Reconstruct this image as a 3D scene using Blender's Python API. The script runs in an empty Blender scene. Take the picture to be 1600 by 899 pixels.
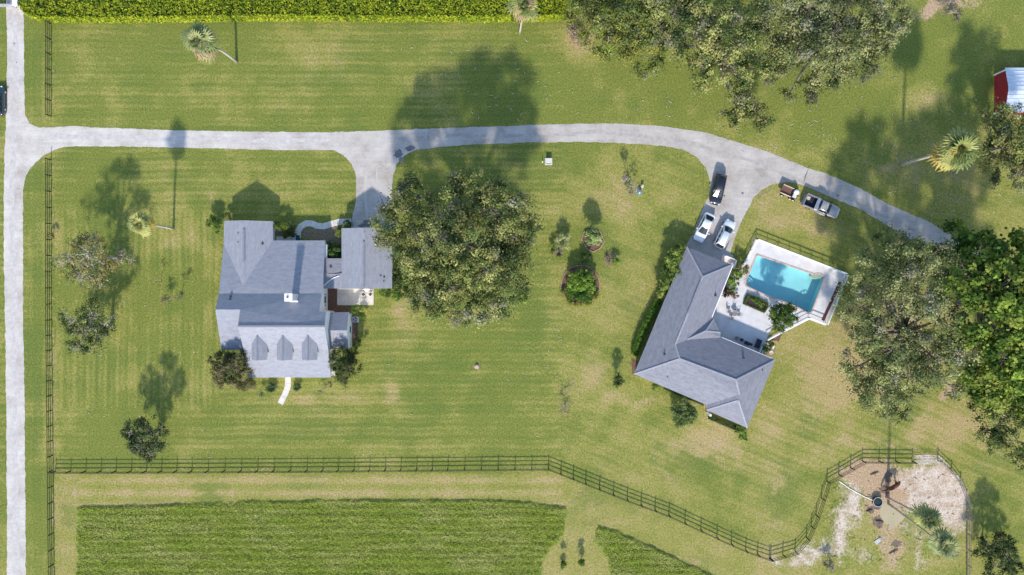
import bpy, math, random
import numpy as np
from mathutils import Vector, Matrix
from mathutils.geometry import tessellate_polygon
random.seed(7); RNG = np.random.default_rng(7)
R = math.radians
scene = bpy.context.scene
COL = scene.collection

# ------------------------------------------------------------------ camera, sky, sun, exposure
CAMH = 110.0
cam_data = bpy.data.cameras.new('camera'); cam = bpy.data.objects.new('camera', cam_data); COL.objects.link(cam)
cam.location = (0, 0, CAMH); cam.rotation_euler = (0, 0, 0)
cam_data.sensor_width = 36; cam_data.lens = 36 * CAMH / 160.0
cam_data.clip_end = 6000; cam_data.clip_start = 1
scene.camera = cam
SUN_EL, SUN_AZ = 34.0, 2.5
world = bpy.data.worlds.new('World'); scene.world = world; world.use_nodes = True
wn = world.node_tree; bg = wn.nodes['Background']
sky = wn.nodes.new('ShaderNodeTexSky'); sky.sky_type = 'NISHITA'; sky.sun_disc = False
sky.sun_elevation = R(SUN_EL); sky.sun_rotation = R(180 + SUN_AZ); sky.air_density = 1.15; sky.dust_density = 0.5; sky.ozone_density = 2.0
wn.links.new(sky.outputs[0], bg.inputs[0]); bg.inputs[1].default_value = 0.15
sun_data = bpy.data.lights.new('sun', 'SUN'); sun = bpy.data.objects.new('sun', sun_data); COL.objects.link(sun)
sun_data.energy = 2.95; sun_data.angle = R(2.4); sun_data.color = (1.0, 0.94, 0.84)
sun.rotation_euler = (R(90 - SUN_EL), 0, R(-SUN_AZ)); sun.location = (0, -60, 60)
scene.view_settings.view_transform = 'Standard'; scene.view_settings.look = 'None'
scene.view_settings.gamma = 1; scene.view_settings.exposure = 0.92
scene.render.engine = 'CYCLES'
scene.cycles.max_bounces = 6; scene.cycles.transparent_max_bounces = 8
scene.cycles.sample_clamp_indirect = 4

# ------------------------------------------------------------------ helpers
def P(px, py, z=0.0):
    k = 0.1 * (CAMH - z) / CAMH
    return ((px - 800) * k, (449.5 - py) * k, z)
def XY(px, py): return ((px - 800) * .1, (449.5 - py) * .1)

MATS = {}
def nodes_of(m): return m.node_tree.nodes, m.node_tree.links
def mat(name, col, rough=0.7, var=0.12, scale=3.0, bump=0.0, metallic=0.0, spec=0.3, detail=6.0):
    """plain coloured surface broken up by noise in colour and relief"""
    if name in MATS: return MATS[name]
    m = bpy.data.materials.new(name); m.use_nodes = True; MATS[name] = m
    n, l = nodes_of(m); b = n['Principled BSDF']
    b.inputs['Roughness'].default_value = rough; b.inputs['Metallic'].default_value = metallic
    b.inputs['Specular IOR Level'].default_value = spec
    g = n.new('ShaderNodeNewGeometry'); t = n.new('ShaderNodeTexNoise')
    t.inputs['Scale'].default_value = scale; t.inputs['Detail'].default_value = detail
    l.new(g.outputs['Position'], t.inputs['Vector'])
    r = n.new('ShaderNodeMapRange'); r.inputs[1].default_value = .3; r.inputs[2].default_value = .7
    r.inputs[3].default_value = 1 - var; r.inputs[4].default_value = 1 + var
    l.new(t.outputs[0], r.inputs[0])
    mx = n.new('ShaderNodeMix'); mx.data_type = 'RGBA'; mx.blend_type = 'MULTIPLY'; mx.inputs[0].default_value = 1
    mx.inputs[6].default_value = (*col, 1); l.new(r.outputs[0], mx.inputs[7])
    l.new(mx.outputs[2], b.inputs['Base Color'])
    if bump:
        bp = n.new('ShaderNodeBump'); bp.inputs['Strength'].default_value = bump; bp.inputs['Distance'].default_value = .03
        l.new(t.outputs[0], bp.inputs['Height']); l.new(bp.outputs[0], b.inputs['Normal'])
    return m

ORIGIN = {}
def tag(o, label=None, cat=None, group=None, kind=None):
    if label: o['label'] = label
    if cat: o['category'] = cat
    if group: o['group'] = group
    if kind: o['kind'] = kind
    return o
def thing(name, label, cat, loc=(0, 0, 0), rz=0.0, group=None):
    o = bpy.data.objects.new(name, None); COL.objects.link(o)
    o.empty_display_size = .3; o.location = loc; o.rotation_euler = (0, 0, rz)
    ORIGIN[o.name] = Vector(loc)
    return tag(o, label, cat, group)
def link_mesh(name, me, m, parent=None, smooth=False):
    o = bpy.data.objects.new(name, me); COL.objects.link(o)
    for mm in (m if isinstance(m, (list, tuple)) else [m]): me.materials.append(mm)
    if smooth:
        me.polygons.foreach_set('use_smooth', np.ones(len(me.polygons), bool))
    if parent is not None:
        o.parent = parent
    return o
class MB:
    """collects shapes; build() links them as one mesh.  world=True: coordinates are world, moved into the parent's frame"""
    def __init__(s): s.v = []; s.f = []; s.mi = []; s.cur = 0
    def poly(s, pts):
        i = len(s.v); s.v += [tuple(p) for p in pts]; s.f.append(tuple(range(i, i + len(pts)))); s.mi.append(s.cur)
    def box(s, c, d, rz=0.0, taper=1.0, tilt=None):
        i = len(s.v); hx, hy, hz = d[0] / 2, d[1] / 2, d[2] / 2
        ca, sa = math.cos(rz), math.sin(rz)
        for z, k in ((-hz, 1), (hz, taper)):
            for x, y in ((-hx, -hy), (hx, -hy), (hx, hy), (-hx, hy)):
                x *= k; y *= k; v = Vector((x, y, z))
                if tilt is not None: v = tilt @ v
                s.v.append((c[0] + v.x * ca - v.y * sa, c[1] + v.x * sa + v.y * ca, c[2] + v.z))
        for q in ((3, 2, 1, 0), (4, 5, 6, 7), (0, 1, 5, 4), (1, 2, 6, 5), (2, 3, 7, 6), (3, 0, 4, 7)):
            s.f.append(tuple(i + k for k in q)); s.mi.append(s.cur)
        return s
    def bar(s, a, b, w, h):
        a, b = Vector(a), Vector(b); d = b - a; L = d.length; c = (a + b) / 2
        up = Vector((0, 0, 1)) if abs(d.normalized().z) < .95 else Vector((1, 0, 0))
        x = d.normalized(); y = up.cross(x).normalized(); z = x.cross(y); i = len(s.v)
        for sx in (-1, 1):
            for sy, sz in ((-1, -1), (1, -1), (1, 1), (-1, 1)):
                s.v.append(tuple(c + x * sx * L / 2 + y * sy * w / 2 + z * sz * h / 2))
        for q in ((0, 1, 2, 3), (7, 6, 5, 4), (0, 4, 5, 1), (1, 5, 6, 2), (2, 6, 7, 3), (3, 7, 4, 0)):
            s.f.append(tuple(i + k for k in q)); s.mi.append(s.cur)
        return s
    def tube(s, pts, rad, n=8, cap=True):
        pts = [Vector(p) for p in pts]; i0 = len(s.v)
        if not isinstance(rad, (list, tuple)): rad = [rad] * len(pts)
        for k, p in enumerate(pts):
            d = (pts[min(k + 1, len(pts) - 1)] - pts[max(k - 1, 0)]).normalized()
            up = Vector((0, 0, 1)) if abs(d.z) < .9 else Vector((1, 0, 0))
            x = up.cross(d).normalized(); y = d.cross(x)
            for j in range(n):
                a = 2 * math.pi * j / n
                s.v.append(tuple(p + (x * math.cos(a) + y * math.sin(a)) * rad[k]))
        for k in range(len(pts) - 1):
            for j in range(n):
                a = i0 + k * n + j; b = i0 + k * n + (j + 1) % n
                s.f.append((a, b, b + n, a + n)); s.mi.append(s.cur)
        if cap:
            s.f.append(tuple(i0 + j for j in reversed(range(n)))); s.mi.append(s.cur)
            e = i0 + (len(pts) - 1) * n
            s.f.append(tuple(e + j for j in range(n))); s.mi.append(s.cur)
        return s
    def lathe(s, c, prof, n=20):
        i0 = len(s.v)
        for r, z in prof:
            for j in range(n):
                a = 2 * math.pi * j / n; s.v.append((c[0] + r * math.cos(a), c[1] + r * math.sin(a), c[2] + z))
        for k in range(len(prof) - 1):
            for j in range(n):
                a = i0 + k * n + j; b = i0 + k * n + (j + 1) % n
                s.f.append((a, b, b + n, a + n)); s.mi.append(s.cur)
        s.f.append(tuple(i0 + (len(prof) - 1) * n + j for j in range(n))); s.mi.append(s.cur)
        return s
    def prism(s, pts2, z0, z1):
        """closed outline pts2 (world xy, any winding) extruded from z0 to z1"""
        n = len(pts2); i = len(s.v)
        ar = sum(pts2[k][0] * pts2[(k + 1) % n][1] - pts2[(k + 1) % n][0] * pts2[k][1] for k in range(n))
        if ar < 0: pts2 = pts2[::-1]
        s.v += [(p[0], p[1], z0) for p in pts2] + [(p[0], p[1], z1) for p in pts2]
        tris = tessellate_polygon([[Vector((p[0], p[1], 0)) for p in pts2]])
        for t in tris:
            a, b, c = (Vector(pts2[k]) for k in t)
            if (b - a).cross(c - a) < 0: t = (t[0], t[2], t[1])
            s.f.append(tuple(i + n + k for k in t)); s.mi.append(s.cur)
        for k in range(n):
            a, b = i + k, i + (k + 1) % n
            s.f.append((a, b, b + n, a + n)); s.mi.append(s.cur)
        return s
    def mesh(s, name, off=None):
        me = bpy.data.meshes.new(name); v = s.v
        if off is not None: v = [(p[0] - off[0], p[1] - off[1], p[2] - off[2]) for p in v]
        me.from_pydata(v, [], s.f); me.update()
        if any(s.mi): me.polygons.foreach_set('material_index', s.mi)
        return me
    def build(s, name, m, parent=None, world=True, smooth=False):
        off = ORIGIN.get(parent.name) if (parent is not None and world) else None
        o = link_mesh(name, s.mesh(name, off), m, parent, smooth)
        if parent is not None and parent.name in ORIGIN: ORIGIN[o.name] = ORIGIN[parent.name]
        return o

def vnoise(x, y, seed=0):
    xi = np.floor(x).astype(np.int64); yi = np.floor(y).astype(np.int64); xf = x - xi; yf = y - yi
    def h(a, b):
        n = (a * 374761393 + b * 668265263 + seed * 974711) & 0xffffffff
        n = ((n ^ (n >> 13)) * 1274126177) & 0xffffffff
        return ((n ^ (n >> 16)) & 0xffff) / 65535.0
    u = xf * xf * (3 - 2 * xf); v = yf * yf * (3 - 2 * yf)
    return (h(xi, yi) * (1 - u) + h(xi + 1, yi) * u) * (1 - v) + (h(xi, yi + 1) * (1 - u) + h(xi + 1, yi + 1) * u) * v
def fbm(x, y, seed=0, o=4):
    s = 0; a = .5
    for k in range(o):
        s = s + a * vnoise(x * 2 ** k, y * 2 ** k, seed + k * 17); a *= .5
    return s / (1 - .5 ** o)
def inside(px, py, poly):
    c = np.zeros(px.shape, bool); n = len(poly)
    for i in range(n):
        x1, y1 = poly[i]; x2, y2 = poly[(i + 1) % n]
        if y1 == y2: continue
        t = ((y1 > py) != (y2 > py)) & (px < (x2 - x1) * (py - y1) / (y2 - y1) + x1)
        c ^= t
    return c
def segdist(px, py, poly, closed=True):
    d = np.full(px.shape, 1e9); n = len(poly)
    for i in range(n if closed else n - 1):
        x1, y1 = poly[i]; x2, y2 = poly[(i + 1) % n]; dx, dy = x2 - x1, y2 - y1
        t = np.clip(((px - x1) * dx + (py - y1) * dy) / (dx * dx + dy * dy + 1e-9), 0, 1)
        d = np.minimum(d, np.hypot(px - x1 - t * dx, py - y1 - t * dy))
    return d
def jitter_outline(poly, step=3.0, amp=0.8, seed=1, closed=True):
    out = []; n = len(poly)
    for i in range(n if closed else n - 1):
        x1, y1 = poly[i]; x2, y2 = poly[(i + 1) % n]; L = math.hypot(x2 - x1, y2 - y1); k = max(1, int(L / step))
        for j in range(k):
            t = j / k; x = x1 + (x2 - x1) * t; y = y1 + (y2 - y1) * t
            nx, ny = (y2 - y1) / L, -(x2 - x1) / L
            w = (fbm(np.array([x * .12]), np.array([y * .12]), seed, 3)[0] - .5) * 2 * amp + random.uniform(-.25, .25) * amp
            if j == 0: w *= .5
            out.append((x + nx * w, y + ny * w))
    return out

# ------------------------------------------------------------------ outlines in ground pixels (10 px = 1 m)
DRIVE = [(10,-60),(10,15),(11,60),(11,130),(8,225),(6,300),(6,400),(7,450),(9,560),(10,675),(11,800),(11,960),
         (40,960),(40,800),(39,700),(38,600),(36,500),(36,400),(36,300),(40,275),(48,262),(65,246),(85,234),(100,230),(120,228.5),(170,229),(250,230),(400,234),
         (522,235),(537,243),(550,257),(556,275),(557,292),(556,317),(550,340),(548,352),(547,362),(616,362),(613,330),(612,300),(614,275),(620,257),(632,243),(650,234),(720,227),(800,224),(840,222.5),(900,222),(950,223),(995,225),(1040,229),(1067,234),(1087,244),
         (1102,262),(1111,285),(1107,307),(1097,330),(1085,360),(1070,388),(1142,418),(1146,400),(1141,397),(1150,365),(1162,340),(1177,310),(1188,298),(1205,289),(1232,284),(1255,289),(1300,309),(1340,326),(1390,354),(1420,373),(1470,398),
         (1540,402),(1500,377),(1450,346),(1400,325),(1340,293),(1290,271),(1260,262),(1200,237),(1150,222),(1100,207),(1040,198),(960,193),(880,194),(800,197),(700,200),
         (600,204),(520,207),(400,206),(280,204),(140,199),(110,197),(75,200),(60,200),(47,194),(39,180),(37.5,100),(37,15),(37,-60)]
POOL = [(1182,398),(1272,429),(1277,427.5),(1283,428.5),(1287.5,433),(1287,440),(1268,487),(1265,489.5),(1260,489.5),(1253,485),(1242,479),(1194,461),(1165,447.5),(1164,443),(1166,436)]
DECK = [(1180,373),(1321,428),(1289,509),(1262,499),(1228,516),(1206,512),(1197,531),(1187,553),(1126,527),(1110,494),(1137,440),(1150,420),(1164,408)]
HAY_A = [(119,794),(130,791),(250,789),(400,784),(520,782),(640,781),(790,783),(850,788),(884,793),(887,800),(880,838),(858,862),(848,880),(845,905),(848,960),(119,960)]
HAY_B = [(933,821),(960,830),(1010,851),(1060,874),(1100,893),(1180,935),(1200,960),(960,960),(954,900),(950,876),(940,862),(928,848)]
CROP = [(42,-70),(42,20),(52,28),(66,35),(160,36),(300,35),(430,33),(600,34.5),(800,35),(882,32),(886,-70)]
PADDOCK = [(1428,720),(1466,720),(1500,758),(1512,790),(1512,960),(1170,960),(1190,880),(1240,866),(1272,818),(1300,750),(1347,720)]

# ------------------------------------------------------------------ ground sheet
def ground():
    fine = .36
    xs = np.arange(-84, 84 + fine, fine); ys = np.arange(-49, 49 + fine, fine)
    far = np.array([2, 5, 12, 30, 80, 200, 600, 2500.0])
    xs = np.concatenate([xs[0] - far[::-1], xs, xs[-1] + far]); ys = np.concatenate([ys[0] - far[::-1], ys, ys[-1] + far])
    X, Y = np.meshgrid(xs, ys); nx, ny = len(xs), len(ys)
    px = (X * 10 + 800).ravel(); py = (449.5 - Y * 10).ravel()
    Z = np.zeros(px.shape)
    pool_in = inside(px, py, POOL) | (segdist(px, py, POOL) < 4.5)
    Z[pool_in] = -2.4
    V = np.column_stack([X.ravel(), Y.ravel(), Z])
    I = np.arange(nx * ny).reshape(ny, nx)
    F = np.stack([I[:-1, :-1], I[:-1, 1:], I[1:, 1:], I[1:, :-1]], -1).reshape(-1, 4)
    me = bpy.data.meshes.new('lawn_ground')
    me.vertices.add(len(V)); me.vertices.foreach_set('co', V.astype(np.float32).ravel())
    me.loops.add(F.size); me.loops.foreach_set('vertex_index', F.astype(np.int32).ravel())
    me.polygons.add(len(F)); me.polygons.foreach_set('loop_start', np.arange(0, F.size, 4, dtype=np.int32))
    me.update()
    def blob(lst):
        s = np.zeros(px.shape)
        wx = (fbm(px / 30, py / 30, 91) - .5) * 34; wy = (fbm(px / 30, py / 30, 57) - .5) * 34
        for (cx, cy, rx, ry, a) in lst:
            d = ((px + wx - cx) / rx) ** 2 + ((py + wy - cy) / ry) ** 2
            s += a * np.exp(-d * 1.1)
        return s
    n1 = fbm(px / 75, py / 75, 3); n2 = fbm(px / 22, py / 22, 8); n3 = fbm(px / 240, py / 240, 12)
    dry = .14 + (n1 - .5) * 1.15 + np.where(py < 190, -.08, 0) + (n2 - .5) * .75 + np.clip((px - 830) / 300, 0, 1) * .20 * (py > 225)
    dry += np.where(px > 840, 1.0, .72) * blob([(350,125,70,35,.35),(300,150,30,20,.2),(570,110,95,60,.42),(690,120,60,50,.42),(690,55,70,20,.3),(440,160,40,20,.3),(905,60,22,30,.7),(925,130,16,60,.35),(960,170,30,30,.3),
                 (1050,300,90,70,.32),(960,320,50,40,.32),(990,400,50,70,.25),(940,500,60,40,.3),(925,590,70,45,.55),(1000,632,75,18,.7),(1050,690,100,30,.5),(1110,700,50,30,.5),(1200,660,40,40,.4),(1260,560,60,50,.6),
                 (1310,600,45,40,.6),(1240,640,40,50,.3),(1350,690,60,22,.6),(1480,650,60,50,.55),(1440,690,50,30,.35),(1240,310,70,30,.4),(1280,360,60,25,.4),(1220,350,50,25,.4),(1450,160,40,30,.4),(1380,270,60,20,.3),
                 (622,520,25,75,.55),(612,606,28,16,.6),(500,622,110,16,.5),(330,600,60,25,.25),(205,590,50,30,.4),(285,390,28,55,.45),(330,420,14,90,.4),(325,510,14,60,.35),(255,470,30,30,.3),(160,600,30,40,.25),
                 (660,475,60,25,.4),(640,430,14,60,.5),(870,440,22,80,.2),(1420,600,80,30,.3),(1400,500,100,60,.6),(1560,640,40,40,.4),(760,700,200,12,.2),(300,695,200,10,.12),(1030,230,70,12,.2),(85,330,6,90,.4),(85,560,6,160,.35),(1230,400,60,20,.3)])
    band = (py > 741) & (py < 800) & (px > 84) & (px < 880)
    dry = np.where(band, np.maximum(dry, .68 + (n2 - .5) * .7 + .25 * np.sin(py * .32)), dry)
    dry = np.where((px > 84) & (px < 122) & (py > 741), .68 + (n2 - .5) * .5, dry)
    key = (px > 845) & (px < 960) & (py > 780)
    dry = np.where(key, np.maximum(dry, .66 + (n2 - .5) * .3), dry)
    se = (px > 857) & (py > 735 + (px - 857) * .39) & (px < 1300)
    dry = np.where(se, np.maximum(dry, .58 + (n2 - .5) * .7), dry)
    lush = np.clip((fbm(px / 55, py / 40, 31) - .50) * 3.0, 0, .6) * .8 + blob([(315,132,20,9,.7),(700,80,25,14,.4),(560,170,60,25,.35),(480,130,60,30,.25),(830,120,30,70,.35),(1120,190,60,30,.2),(730,590,130,60,.35),(540,670,120,25,.3),
                 (840,500,50,60,.4),(840,260,40,60,.3),(1060,705,30,10,.4),(1090,745,60,18,.5),(1230,745,40,45,.5),(1200,780,60,40,.3),(1400,665,40,30,.35),(1410,700,40,12,.5),(1260,580,25,30,.4),(55,500,20,420,.35),(20,400,10,400,.3),(57,120,14,80,.3),(530,580,30,60,.1),
                 (230,250,120,60,.25),(290,560,30,120,.2)])
    lush = np.where(dry > .75, lush * .4, lush)
    pad = inside(px, py, PADDOCK); pd = segdist(px, py, PADDOCK)
    sand = blob([(1330,790,22,35,1.0),(1310,830,16,40,.8),(1280,860,40,18,.9),(1240,878,40,14,.8),(1350,870,20,22,.7),(1470,760,40,40,.95),(1490,800,24,60,.95),(1450,770,40,25,.8),(1430,790,30,18,.6),(1440,870,12,40,.7),(1420,740,40,20,.6),(1445,715,20,9,1.1),(1300,760,14,20,.2),(1420,830,20,14,.5),(1340,760,14,8,.4)])
    sand = np.where(pad | (segdist(px, py, PADDOCK) < 8), sand, sand * (py > 850) * .8)
    sand = np.where((py > 700) & (px > 1180), sand, 0)
    bare = blob([(1380,745,60,26,.9),(1330,735,30,20,.6),(1385,775,40,30,.8),(1370,800,30,30,.5),(1400,840,26,40,.6),(1385,880,22,40,.55),(1430,760,40,30,.5),(1310,800,20,30,.35),(905,60,18,24,.8),(1455,20,24,14,1.0),(1480,5,40,14,.8),(1530,10,30,12,.4),(1415,500,36,30,.9),(1440,560,40,30,.8),(1400,440,40,26,.6),(1480,610,18,12,.9),(640,455,12,20,.5),
                 (1120,700,40,10,.5),(1005,622,50,9,.6),(1100,640,30,7,.6),(615,478,24,10,.5),(600,410,8,40,.5),(1570,650,20,20,.6),(1180,662,20,6,.4),(500,620,60,4,.3),(1330,615,20,12,.3),(1350,680,30,10,.3)])
    # worn line along the fences and verge edges
    bare += .55 * np.exp(-(np.abs(py - 733) / 3.2) ** 2) * ((px > 84) & (px < 857)) * n2 * 1.5
    bare += .6 * np.exp(-(np.abs(px - 83) / 3.0) ** 2) * ((py > 250) | (py < 185)) * n2 * 1.5
    dg = segdist(px, py, DRIVE); ins = inside(px, py, DRIVE)
    bare += .5 * np.exp(-(dg / 2.6) ** 2) * n2 * 1.3 * (~ins)
    bare += .55 * np.exp(-(np.abs(py - 770 - 0.01 * (px - 100)) / 5.0) ** 2) * ((px > 100) & (px < 860)) * (n2 * 1.6 - .1)
    bare += .4 * np.exp(-(np.abs(px - 116) / 3.0) ** 2) * (py > 745)
    hay = (inside(px, py, HAY_A) | inside(px, py, HAY_B)) * 1.0
    # direction of the mower's passes
    sv = ((px < 345) & (py > 330) & (py < 640) & (px > 85)) * 1.0 + ((px > 40) & (px < 75)) * .5
    sd = ((px > 880) & (py < 745) & (py > 225)) * .45 + ((px > 1090) & (py > 620)) * .35
    sh = np.clip(((px < 880) & (py < 745)) * 1.0 - sv, 0, 1)
    for nm, a in (('dry', dry), ('lush', lush), ('sand', sand), ('bare', bare), ('hay', hay), ('sv', sv), ('sh', sh), ('sd', sd)):
        at = me.attributes.new(nm, 'FLOAT', 'POINT'); at.data.foreach_set('value', np.clip(a, -.5, 2).astype(np.float32))
    m = bpy.data.materials.new('lawn'); m.use_nodes = True; n, l = nodes_of(m); b = n['Principled BSDF']
    b.inputs['Roughness'].default_value = .95; b.inputs['Specular IOR Level'].default_value = .1
    geo = n.new('ShaderNodeNewGeometry'); pos = geo.outputs['Position']
    def A(nm):
        a = n.new('ShaderNodeAttribute'); a.attribute_name = nm; return a.outputs['Fac']
    def noise(scale, detail=5, rough=.6, vec=None):
        t = n.new('ShaderNodeTexNoise'); t.inputs['Scale'].default_value = scale; t.inputs['Detail'].default_value = detail; t.inputs['Roughness'].default_value = rough
        l.new(vec or pos, t.inputs['Vector']); return t.outputs[0]
    def M(op, a, b_=None, c=None, clamp=False):
        x = n.new('ShaderNodeMath'); x.operation = op; x.use_clamp = clamp
        for i, q in enumerate((a, b_, c)):
            if q is None: continue
            if isinstance(q, (int, float)): x.inputs[i].default_value = q
            else: l.new(q, x.inputs[i])
        return x.outputs[0]
    def mixc(f, a, b_):
        x = n.new('ShaderNodeMix'); x.data_type = 'RGBA'; l.new(f, x.inputs[0]) if not isinstance(f, float) else setattr(x.inputs[0], 'default_value', f)
        for i, q in ((6, a), (7, b_)):
            if isinstance(q, tuple): x.inputs[i].default_value = (*q, 1)
            else: l.new(q, x.inputs[i])
        return x.outputs[2]
    def smooth(v, lo, hi):
        x = n.new('ShaderNodeMapRange'); x.interpolation_type = 'SMOOTHSTEP'; x.inputs[1].default_value = lo; x.inputs[2].default_value = hi
        l.new(v, x.inputs[0]); return x.outputs[0]
    nf = noise(2.6, 6, .75); nm_ = noise(.55, 6, .7); nl = noise(4.2, 4, .85)
    grain = M('MULTIPLY', M('SUBTRACT', nf, .5), 2.2); mid = M('MULTIPLY', M('SUBTRACT', nm_, .5), 2.0)
    # stripes left by the mower
    sep = n.new('ShaderNodeSeparateXYZ'); l.new(pos, sep.inputs[0])
    wob = M('MULTIPLY', M('SUBTRACT', noise(.08, 2), .5), 1.2)
    def stripe(coord, per, att):
        w1 = M('SINE', M('MULTIPLY', M('ADD', coord, wob), 2 * math.pi / per)); w2 = M('SINE', M('MULTIPLY', M('ADD', coord, wob), 2 * math.pi / (per * .42)))
        return M('MULTIPLY', M('ADD', M('MULTIPLY', w1, .55), M('MULTIPLY', w2, .65)), A(att))
    dg_ = M('ADD', M('MULTIPLY', sep.outputs[0], .39), M('MULTIPLY', sep.outputs[1], .92))
    st = M('ADD', M('ADD', stripe(sep.outputs[1], 2.3, 'sh'), stripe(sep.outputs[0], 2.3, 'sv')), stripe(dg_, 2.6, 'sd'))
    st = M('MULTIPLY', st, M('ADD', .25, noise(.09, 2)))
    d = M('ADD', M('ADD', A('dry'), M('MULTIPLY', grain, .6)), M('ADD', M('MULTIPLY', mid, .55), M('MULTIPLY', st, .24)))
    lv = M('ADD', A('lush'), M('ADD', M('MULTIPLY', mid, .6), M('MULTIPLY', st, -.26)))
    base = mixc(smooth(d, .0, .55), (.162, .182, .038), (.246, .234, .060))
    base = mixc(smooth(d, .45, 1.15), base, (.36, .275, .125))
    base = mixc(M('MULTIPLY', smooth(lv, .05, .85), .8), base, (.122, .158, .034))
    bv = M('ADD', A('bare'), M('ADD', M('MULTIPLY', grain, .9), M('MULTIPLY', mid, .5)))
    base = mixc(smooth(bv, .38, .85), base, (.40, .28, .175))
    sv_ = M('ADD', A('sand'), M('ADD', M('MULTIPLY', grain, .6), M('MULTIPLY', mid, .7)))
    base = mixc(smooth(sv_, .30, 1.05), base, mixc(smooth(nm_, .36, .62), (.40, .30, .215), (.57, .475, .39)))
    base = mixc(M('MULTIPLY', A('hay'), .9), base, (.19, .23, .045))
    fine_ = M('ADD', 1.0, M('ADD', M('MULTIPLY', grain, .30), M('MULTIPLY', M('SUBTRACT', nl, .5), 2.8)))
    x = n.new('ShaderNodeMix'); x.data_type = 'RGBA'; x.blend_type = 'MULTIPLY'; x.inputs[0].default_value = 1
    l.new(base, x.inputs[6]); l.new(fine_, x.inputs[7]); l.new(x.outputs[2], b.inputs['Base Color'])
    bp = n.new('ShaderNodeBump'); bp.inputs['Strength'].default_value = .35; bp.inputs['Distance'].default_value = .06
    l.new(M('ADD', nf, nl), bp.inputs['Height']); l.new(bp.outputs[0], b.inputs['Normal'])
    o = link_mesh('lawn_ground', me, m); tag(o, kind='structure')
ground()

# ------------------------------------------------------------------ driveway and paths
def road_material(name, c0, c1, c2):
    m = bpy.data.materials.new(name); m.use_nodes = True; n, l = nodes_of(m); b = n['Principled BSDF']
    b.inputs['Roughness'].default_value = .92; b.inputs['Specular IOR Level'].default_value = .15
    g = n.new('ShaderNodeNewGeometry')
    def ns(s, d=6, r=.65):
        t = n.new('ShaderNodeTexNoise'); t.inputs['Scale'].default_value = s; t.inputs['Detail'].default_value = d; t.inputs['Roughness'].default_value = r
        l.new(g.outputs['Position'], t.inputs['Vector']); return t.outputs[0]
    r = n.new('ShaderNodeValToRGB'); e = r.color_ramp.elements
    e[0].position = .38; e[0].color = (*c0, 1); e[1].position = .62; e[1].color = (*c2, 1); k = r.color_ramp.elements.new(.5); k.color = (*c1, 1)
    a = n.new('ShaderNodeMath'); a.operation = 'MULTIPLY_ADD'; a.inputs[1].default_value = .55
    l.new(ns(.32), a.inputs[0]); s2 = n.new('ShaderNodeMath'); s2.operation = 'MULTIPLY'; s2.inputs[1].default_value = .45; l.new(ns(4.5, 6, .8), s2.inputs[0])
    l.new(s2.outputs[0], a.inputs[2]); l.new(a.outputs[0], r.inputs[0])
    sx = n.new('ShaderNodeSeparateXYZ'); l.new(g.outputs['Position'], sx.inputs[0]); mr = n.new('ShaderNodeMapRange'); mr.inputs[1].default_value = -55; mr.inputs[2].default_value = -5; mr.inputs[3].default_value = 1.0; mr.inputs[4].default_value = .83; l.new(sx.outputs[0], mr.inputs[0])
    st = n.new('ShaderNodeTexNoise'); st.inputs['Scale'].default_value = 1.1; st.inputs['Detail'].default_value = 5; mpp = n.new('ShaderNodeMapping'); mpp.inputs['Scale'].default_value = (.25, 2.2, 1); l.new(g.outputs['Position'], mpp.inputs[0]); l.new(mpp.outputs[0], st.inputs['Vector'])
    m2 = n.new('ShaderNodeMapRange'); m2.inputs[1].default_value = .35; m2.inputs[2].default_value = .65; m2.inputs[3].default_value = .95; m2.inputs[4].default_value = 1.04; l.new(st.outputs[0], m2.inputs[0])
    pm = n.new('ShaderNodeMath'); pm.operation = 'MULTIPLY'; l.new(mr.outputs[0], pm.inputs[0]); l.new(m2.outputs[0], pm.inputs[1])
    xm = n.new('ShaderNodeMix'); xm.data_type = 'RGBA'; xm.blend_type = 'MULTIPLY'; xm.inputs[0].default_value = 1; l.new(r.outputs[0], xm.inputs[6]); l.new(pm.outputs[0], xm.inputs[7]); l.new(xm.outputs[2], b.inputs['Base Color'])
    bp = n.new('ShaderNodeBump'); bp.inputs['Strength'].default_value = .25; bp.inputs['Distance'].default_value = .03
    l.new(ns(6), bp.inputs['Height']); l.new(bp.outputs[0], b.inputs['Normal'])
    return m
ROADM = road_material('pale_limerock', (.37, .32, .285), (.51, .46, .42), (.61, .565, .525))
mb = MB(); mb.prism([XY(*p) for p in jitter_outline(DRIVE, 2.2, 1.15, 5)], -.05, .014)
drv = tag(mb.build('driveway', ROADM), kind='structure')
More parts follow.
